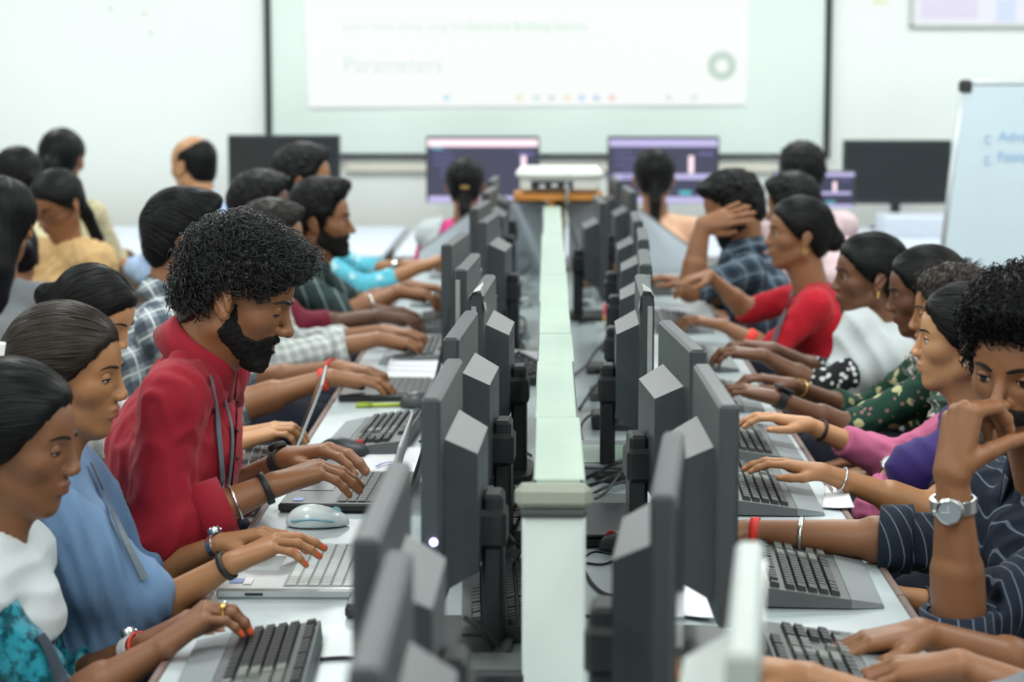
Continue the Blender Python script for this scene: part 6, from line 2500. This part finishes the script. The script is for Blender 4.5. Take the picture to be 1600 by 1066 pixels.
sp = person('man in a pale checked shirt hidden behind the curly-haired man in red', dict(
    Y=6.7, psi=0, C=P(424, 378, 6.7), skin='mid', head=(5, 8, 0), shirt=C_WCHECK, hair=H_short(0, 0.012, TOPVOL, curly=0.004), hairmat=HAIR_SOFT,
    arms=[A(1, (440, 562, 6.5), (590, 530, 6.52), (668, 538, 6.56), sl=0.66, cuff=0.03), A(-1, (450, 545, 6.95), (600, 518, 6.8), (665, 522, 6.76), sl=0.6)]))
sp = person('dark-haired student in a maroon shirt between the plaid man and the man with the quiff', dict(
    Y=7.3, psi=0, sw=0.155, C=P(408, 328, 7.3), skin='deep', head=(3, 5, 0), shirt=C_MAROON, hair=H_short(0, 0.014, TOPVOL, curly=0.004),
    arms=[A(1, (475, 515, 7.1), (588, 494, 7.12), (672, 498, 7.15), sl=0.40), A(-1, (480, 500, 7.5), (590, 484, 7.38), (665, 488, 7.35), sl=0.4)]))
sp = person('bearded man with a tall quiff in a dark green striped shirt', dict(
    Y=7.6, psi=0, sw=0.16, C=P(500, 345, 7.6), skin='mid', head=(0, 2, 0), scale=1.08, shirt=C_DGREEN, face=True, hair=H_short(500, 0.012, QUIFF, curly=0.003), beard=dict(grow=0.005),
    arms=[A(1, (545, 492, 7.4), (622, 456, 7.42), (698, 462, 7.45), sl=0.12), A(-1, (560, 480, 7.85), (640, 448, 7.7), (700, 450, 7.7), sl=0.12)]))
wear_band(sp['_root'], sp['_base'], sp['_arms'][1], 0.5, SILVER, width=0.006, thick=0.003)
wear_ring(sp, 1, 2, SILVER, 0.006)
sp = person('student in a cyan printed shirt reaching for the far keyboard', dict(
    Y=8.4, psi=0, C=P(474, 282, 8.4), skin='tan', head=(6, 4, 0), scale=1.08, shirt=C_CYAN, hair=H_short(0, 0.014, TOPVOL, curly=0.004),
    arms=[A(1, (565, 456, 8.2), (655, 418, 8.25), (702, 398, 8.3), sl=0.60), A(-1, (560, 425, 8.75), (632, 415, 8.6), (700, 404, 8.6), sl=0.5)]))
wear_watch(sp['_root'], sp['_base'], sp['_arms'][-1], 0.9, SILVER, SILVER, WHITE_TRIM, links=False)

# ---- right row ------------------------------------------------------------
WAVY = dict(grow=0.012, line=HAIRLINE['cover'], vol=[((0.0, 0, 0.090), (0.104, 0.082, 0.062)), ((0.066, 0, 0.082), (0.050, 0.070, 0.044))], curly=0.006, strands=2600, flow='front', curl=dict(len=0.030, amp=0.006, turns=0.7, r=0.0012, n=10), smin=-0.03)
sp = person('man in a navy pinstriped shirt resting his chin on his hand with a silver watch', dict(
    Y=3.62, psi=180, C=P(1604, 572, 3.60), skin='mid', head=(52, 12, -3), scale=1.06, shirt=C_NAVY, NB=P(1650, 745, 3.74), lean=0.05, twist=18, hair=WAVY, lid=0.25, gaze=(0.0, 0.1), fold=0.005, seed=5,
    beard=dict(grow=0.0026, strands=1500, slen=0.006, back=[(-0.16, 0.2), (-0.068, 0.2), (-0.064, 0.064), (0.02, 0.064)]),
    arms=[A(-1, (1500, 985, 3.42), (1488, 738, 3.40), (1506, 620, 3.42), sl=0.12, up=(-0.9, -0.55, 0.1), cuff=0.06, thumb='palm', size=0.205, curlv=[(72, 50, 20), (78, 50, 20), (82, 54, 22), (84, 56, 22)]),
          A(1, (1490, 850, 3.86), (1170, 832, 3.93), (985, 818, 3.95), sl=0.34, cuff=0.05, curl='mouse')]))
RS = sp
wear_watch(sp['_root'], sp['_base'], sp['_arms'][-1], 0.80, SILVER, SILVER, plain('watch_dial_grey', rgb(150, 160, 170), 0.3), dia=0.042, width=0.022, turn=rad(-40))
wear_band(sp['_root'], sp['_base'], sp['_arms'][1], 0.97, RED_THREAD, width=0.016, thick=0.003, name='wrist_thread')
wear_band(sp['_root'], sp['_base'], sp['_arms'][1], 0.74, SILVER, width=0.007, thick=0.003, name='bangle')

sp = person('woman in black and gold with a silver bangle, hidden behind the pinstriped man', dict(
    Y=4.6, psi=180, C=P(1600, 520, 4.62), female=True, skin='tan', head=(0, 5, 0), shirt=C_BLACKG, neck='round', hair=H_pulled(0),
    arms=[A(1, (1455, 800, 4.52), (1285, 738, 4.5), (1150, 706, 4.5), sl=-0.12, curl='flat', curlv=[(10, 20, 12)] * 4), A(-1, (1500, 955, 4.35), (1400, 930, 4.33), (1340, 950, 4.33), sl=-0.1, curl='rest')]))
wear_band(sp['_root'], sp['_base'], sp['_arms'][1], 0.82, SILVER, width=0.004, thick=0.003, name='bangle')
wear_band(sp['_root'], sp['_base'], sp['_arms'][-1], 0.55, BLACK_RUBBER, width=0.012, thick=0.003)

sp = person('woman in pink kurta and purple dupatta with a flower earring', dict(
    Y=4.9, psi=180, sw=0.14, C=P(1503, 534, 4.9), female=True, skin='light', head=(-9, -2, 0), scale=1.02, shirt=C_PINK, neck='round', hair=H_pulled(2200, grow=0.014, tail=BUN, line='pulled', vol=[((-0.02, 0, 0.06), (0.09, 0.08, 0.065))]), lid=0.28, gaze=(0, 0.0),
    arms=[A(1, (1400, 725, 5.12), (1262, 664, 5.05), (1142, 636, 5.05), sl=0.62, curl='flat', curlv=[(12, 24, 14)] * 4, loose=1.15), A(-1, (1372, 800, 4.74), (1400, 728, 4.80), (1452, 700, 4.95), sl=0.66, loose=1.15, curl='fist')]))
RP = sp
drape(sp, 'dupatta', C_PURPLE, 0.018, [(P(1450, 775, 4.9), -UP)], [(sp['SL'], P(1430, 735, 4.74), 0.075, 0.065)], amp=0.004, fr=(0, 130), pleat=(0.8, 0.2, 0.6))
earring(sp, 1, 'flower', plain('pearl_white', rgb(236, 230, 214), 0.3))
earring(sp, -1, 'flower', MATS['pearl_white'])
wear_band(sp['_root'], sp['_base'], sp['_arms'][1], 0.86, BLACK_RUBBER, width=0.007, thick=0.004)
wear_watch(sp['_root'], sp['_base'], sp['_arms'][-1], 0.9, BLACK_RUBBER, SILVER, WHITE_TRIM, links=False)

sp = person('woman with frizzy brown hair and a striped scarf behind the woman in purple', dict(
    Y=5.25, psi=180, sw=0.125, C=P(1488, 491, 5.25), female=True, skin='tan', head=(-8, 2, 0), shirt=C_GREENF, neck='round', hairmat=HAIR_BROWN, lid=0.15, face=True,
    hair=H_pulled(1500, grow=0.016, tail=BUN, curly=0.004, curl=dict(len=0.035, amp=0.004, turns=0.8, r=0.0008, n=8)), 
    arms=[A(1, (1440, 740, 5.45), (1370, 720, 5.4), (1300, 720, 5.4), sl=0.8, curl='rest'), A(-1, (1450, 760, 5.1), (1380, 745, 5.12), (1310, 745, 5.15), sl=0.8, curl='rest')]))
drape(sp, 'scarf', C_SCARF, 0.020, [(P(1440, 650, 5.25), -UP)], amp=0.009, fr=(0, 170), pleat=(0.5, 0.2, 1.0))
sp = person('dark-skinned woman in a green floral kurta wearing a square black watch', dict(
    Y=5.55, psi=180, sw=0.135, C=P(1446, 458, 5.55), female=True, skin='dark', head=(-4, 8, 0), shirt=C_GREENF, neck='round', lid=0.02, gaze=(0, 0.3), face=True,
    hair=H_pulled(1500, grow=0.013, tail=BUN, line='cover'),
    arms=[A(-1, (1325, 672, 5.4), (1213, 622, 5.36), (1126, 596, 5.4), sl=0.1, curl='type'), A(1, (1345, 650, 5.78), (1238, 602, 5.62), (1135, 576, 5.62), sl=0.42)]))
wear_watch(sp['_root'], sp['_base'], sp['_arms'][-1], 0.95, BLACK_RUBBER, BLACK_RUBBER, GLASS, square=True, dia=0.044, width=0.022, links=False)
wear_band(sp['_root'], sp['_base'], sp['_arms'][1], 0.9, GOLD, width=0.005, thick=0.003, name='bangle')
drape(sp, 'scarf', C_SCARF, 0.016, [(P(1400, 625, 5.55), -UP), (P(1385, 560, 5.55), (-1, 0, -0.5))], amp=0.009, fr=(0, 170), pleat=(0.5, 0.2, 1.0))
sp = person('woman in a white dupatta over a black and white printed sleeve', dict(
    Y=6.2, psi=180, C=P(1358, 433, 6.2), female=True, skin='dark', head=(4, 0, 0), scale=1.0, shirt=C_BWPRINT, neck='round', lid=0.2, face=True,
    hair=H_pulled(1200, grow=0.013, tail=BUN),
    arms=[A(-1, (1275, 606, 6.02), (1193, 556, 6.0), (1108, 540, 6.04), sl=0.2), A(1, (1290, 590, 6.45), (1208, 545, 6.25), (1098, 524, 6.25), sl=0.3)]))
drape(sp, 'dupatta', C_WHITE, 0.020, [(P(1350, 640, 6.2), -UP)], [(sp['SL'], P(1310, 600, 6.05), 0.07, 0.05), (P(1345, 520, 6.1), P(1310, 620, 6.08), 0.07, 0.05)], amp=0.005, fr=(0, 120), pleat=(1, 0, 0.5))
earring(sp, 1)
earring(sp, -1)
sp = person('woman in a bright red kurta with a pale blue hair tie', dict(
    Y=7.1, psi=180, C=P(1247, 367, 7.1), female=True, skin='mid', head=(4, -2, 0), scale=1.0, shirt=C_REDK, neck='round', lid=0.25, face=True,
    hair=H_pulled(700, grow=0.013, tail=[((-0.08, 0, 0.02), (-0.115, 0, -0.015), 0.04, 0.036)]),
    arms=[A(-1, (1205, 548, 6.92), (1128, 508, 6.95), (1058, 490, 6.98), sl=0.2), A(1, (1168, 486, 7.35), (1108, 430, 7.3), (1062, 440, 7.25), sl=0.1, curl='rest')]))
earring(sp, 1, 'hoop')
earring(sp, -1, 'hoop')
W_ = sp['_headW']
tie = MB().tube(W_(np.array([(-0.108, 0.026 * math.cos(t), -0.012 + 0.026 * math.sin(t)) for t in np.linspace(0, 6.283, 18)])) - sp['_base'], 0.011, 8)
link('hair_tie', tie.mesh('hair_tie', plain('pale_blue_scrunchie', rgb(150, 206, 222), 0.8), True), sp['_root'])
strap(sp, [(1262, 424), (1240, 456), (1222, 500), (1204, 545)], 'lanyard', DARK_LANY, 0.016, 0.003, 0.006)
wear_band(sp['_root'], sp['_base'], sp['_arms'][-1], 0.42, MATS['red_thread'], width=0.03, thick=0.004, name='printed_cuff')
sp = person('man in a dark blue plaid shirt hiding his face behind his raised hand', dict(
    Y=7.9, psi=180, C=P(1146, 326, 7.9), skin='mid', head=(12, 24, 0), scale=1.06, shirt=C_DPLAID, hair=H_short(500, 0.014, TOPVOL, curly=0.006), beard=dict(grow=0.004),
    arms=[A(-1, (1078, 452, 7.7), (1098, 352, 7.72), (1188, 322, 7.72), sl=-0.1, up=(0.1, -1, 0.5), curl='flat', curlv=[(6, 10, 6)] * 4), A(1, (1130, 462, 8.2), (1072, 440, 8.1), (1022, 432, 8.1), sl=0.1)]))
sp = person('man in a pale pink shirt behind the woman in red', dict(
    Y=8.7, psi=150, C=P(1238, 324, 8.7), skin='mid', head=(0, 10, 0), scale=1.05, shirt=C_PALEPINK, NB=P(1290, 375, 8.75), hair=H_short(0, 0.014, TOPVOL, curly=0.004), arms=auto_arms(P(1250, 335, 8.7), 150)))
sp = person('dark-haired student seen from behind at the small lit screen', dict(
    Y=9.8, psi=95, C=P(1253, 272, 9.8), skin='mid', head=(0, 2, 0), scale=1.08, shirt=C_PALEPINK, hair=H_short(0, 0.018, TOPVOL, curly=0.006), arms=auto_arms(P(1253, 272, 9.8), 95)))

C0 = P(1930, 640, 3.2)
sp = person('person with only two typing hands in view at the lower right corner', dict(
    Y=3.2, psi=180, C=C0, skin='mid', head=(0, 10, 0), shirt=C_GREY, hair=H_short(0), eyes=False,
    arms=[A(-1, (1715, 1135, 3.04), (1500, 1040, 3.06), (1345, 1046, 3.1), sl=0.05), A(1, (1650, 1062, 3.36), (1440, 990, 3.26), (1316, 1004, 3.24), sl=0.05)]))
C0 = P(2080, 720, 2.75)
sp = person('person with only one blurred hand in view at the bottom edge right of centre', dict(
    Y=2.75, psi=180, C=C0, skin='tan', head=(0, 10, 0), shirt=C_GREY, hair=H_short(0), eyes=False,
    arms=[A(1, (1500, 1160, 2.86), (1262, 1062, 2.90), (1098, 1020, 2.95), sl=0.0, curl='rest'), A(-1, (1700, 1300, 2.6), (1500, 1290, 2.6), (1400, 1290, 2.6), sl=0.2)]))

# ---- people at the back ----------------------------------------------------
def back_person(label, C, Y, psi, head, skin, shirt, female, hair, **kw):
    d = dict(Y=Y, psi=psi, C=C, skin=skin, head=head, shirt=shirt, female=female, hair=hair, arms=auto_arms(C, psi), eyes=False, neck='round' if female else 'collar')
    d.update(kw)
    return person(label, d)


sp = back_person('woman in hot pink seen from behind in front of the lit monitor', P(727, 290, 9.75), 9.75, 90, (0, 2, 0), 'mid', C_HOTPINK, True, H_pulled(300, tail=BRAID, grow=0.012), scale=1.0)
drape(sp, 'dupatta', C_WHITE, 0.016, [(sp['NB'] + np.array((-0.10, 0, -0.03)), (1, 0, -0.35))], [], amp=0.005)
p = sp['_headW'](np.array([(-0.112, -0.002, -0.005)]))[0] - sp['_base']
MB().box(p, (0.035, 0.012, 0.016), 0.004).obj('hair_clip', GOLD, sp['_root'])
sp = back_person('woman in peach with a long plait in front of the lilac-lit monitor', P(1022, 278, 9.75), 9.75, 90, (0, 2, 0), 'mid', C_PEACH, True, H_pulled(300, tail=BRAID, grow=0.012), scale=1.05)
p = sp['_headW'](np.array([(-0.085, -0.05, 0.03)]))[0] - sp['_base']
MB().lathe([(0, -0.006), (0.007, 0), (0, 0.006)], 10, p).obj('hair_pin', SILVER, sp['_root'])
sp = back_person('woman in glasses and a tan dupatta looking down at the left', P(90, 320, 8.0), 8.0, 235, (0, 26, 0), 'mid', C_TAN, True, H_pulled(500, tail=BRAID, grow=0.012), eyes=True, lid=-0.2, scale=1.02)
drape(sp, 'dupatta', C_TAN, 0.020, [(sp['NB'] - UP * 0.34, -UP)], [], arms=True, amp=0.006)
gl = MB()
for sy in (-1, 1):
    gl.tube(sp['_headW'](np.array([(0.092, sy * 0.033 + 0.022 * math.cos(t), 0.0 + 0.018 * math.sin(t)) for t in np.linspace(0, 6.283, 18)])) - sp['_base'], 0.0014, 5)
    gl.tube(sp['_headW'](np.array([(0.088, sy * 0.056, 0.004), (0.04, sy * 0.078, 0.006), (-0.02, sy * 0.082, 0.004)])) - sp['_base'], 0.0014, 5)
gl.tube(sp['_headW'](np.array([(0.094, -0.011, 0.003), (0.098, 0, 0.005), (0.094, 0.011, 0.003)])) - sp['_base'], 0.0014, 5)
link('glasses', gl.mesh('glasses', BLACK_RUBBER, True), sp['_root'])
sp = back_person('dark-haired woman in a cream top at the far left, turned away', P(26, 280, 8.7), 8.7, 140, (0, 6, 0), 'mid', C_CREAM, True, H_pulled(300, tail=BUN, grow=0.014), scale=1.02)
sp = back_person('woman in a yellow print kurta standing out at the back left, seen from behind', P(98, 250, 9.5), 9.5, 80, (0, 2, 0), 'mid', C_CREAM, True, H_pulled(300, tail=PONY, grow=0.014), scale=1.08)
LONG = [((-0.05, 0.0, 0.0), (-0.10, 0.0, -0.12), 0.075, 0.07), ((-0.10, 0, -0.12), (-0.11, 0, -0.24), 0.07, 0.055)]
sp = back_person('woman with long loose black hair cut off by the left edge', P(4, 350, 6.3), 6.3, 80, (0, 4, 0), 'mid', C_GREY, True, dict(grow=0.016, line=HAIRLINE['cover'], strands=900, flow='down', ear=False, tail=LONG), scale=1.05)
sp = back_person('person in magenta behind the woman with long loose hair', P(20, 400, 7.2), 7.2, 120, (0, 20, 0), 'mid', C_MAGENTA, True, H_pulled(0, tail=BUN), scale=0.98)
sp = back_person('balding man in a light blue shirt by the back wall', P(302, 259, 9.4), 9.4, 140, (0, 6, 0), 'light', C_LBLUE, False, dict(grow=0.006, line=[(-0.10, -0.085), (-0.05, -0.046), (-0.028, -0.036), (-0.012, 0.0), (0.02, 0.012), (0.05, 0.0), (0.075, -0.05), (0.14, -0.12)], strands=0, rough=0.001), scale=1.08)

# ------------------------------------------------------------------ stools
STOOL = plain('stool_seat', rgb(86, 62, 48), 0.5, vary=0.15, scale=30)
STEEL = plain('stool_steel', rgb(120, 124, 126), 0.35, 0.8)
_seat = auto_smooth(MB().box((0, 0, 0.435), (0.32, 0.32, 0.03), 0.008).obj('seat', STOOL)).data
_leg = MB().tube([(0, 0, 0.42), (0.02, 0.02, 0.0)], 0.012, 8).mesh('leg', STEEL, True)
_rail = MB().tube([(-0.135, 0, 0.16), (0.135, 0, 0.16)], 0.008, 6).mesh('rail', STEEL, True)
bpy.data.objects.remove([o for o in COL.objects if o.data == _seat][0])
for sp in PEOPLE:
    b = sp['_base']
    who = sp['_root']['label'].split(' with ')[0].split(' in ')
    lb = sp['_root']['label']
    words = ('stool under the ' + lb).split()[:13]
    while words[-1] in ('a', 'the', 'and', 'in', 'at', 'of', 'with', 'on', 'over', 'his', 'behind', 'by', 'from', 'to', 'under', 'between', 'black', 'only', 'silver', 'white', 'dark', 'printed', 'square', 'pale', 'lower', 'two', 'one', 'far', 'far,'):
        words.pop()
    e = empty('stool', (b[0] - 0.0, b[1], 0), rad(sp['psi']), ' '.join(words), 'stool', 'stools under the students')
    link('seat', _seat, e)
    for i in range(4):
        l_ = link('leg', _leg, e, (0.13 * (1 if i in (0, 3) else -1), 0.13 * (1 if i < 2 else -1), 0), i * math.pi / 2)
    for i in range(2):
        link('rail', _rail, e, (0, 0.145 * (1 if i else -1), 0))
print('SCRIPT TIME', time.time() - T0, 'objects', len(bpy.data.objects), 'tris', sum(sum(len(p.vertices) - 2 for p in m.polygons) * 1 for m in bpy.data.meshes if len(m.polygons) < 3000) if False else '')
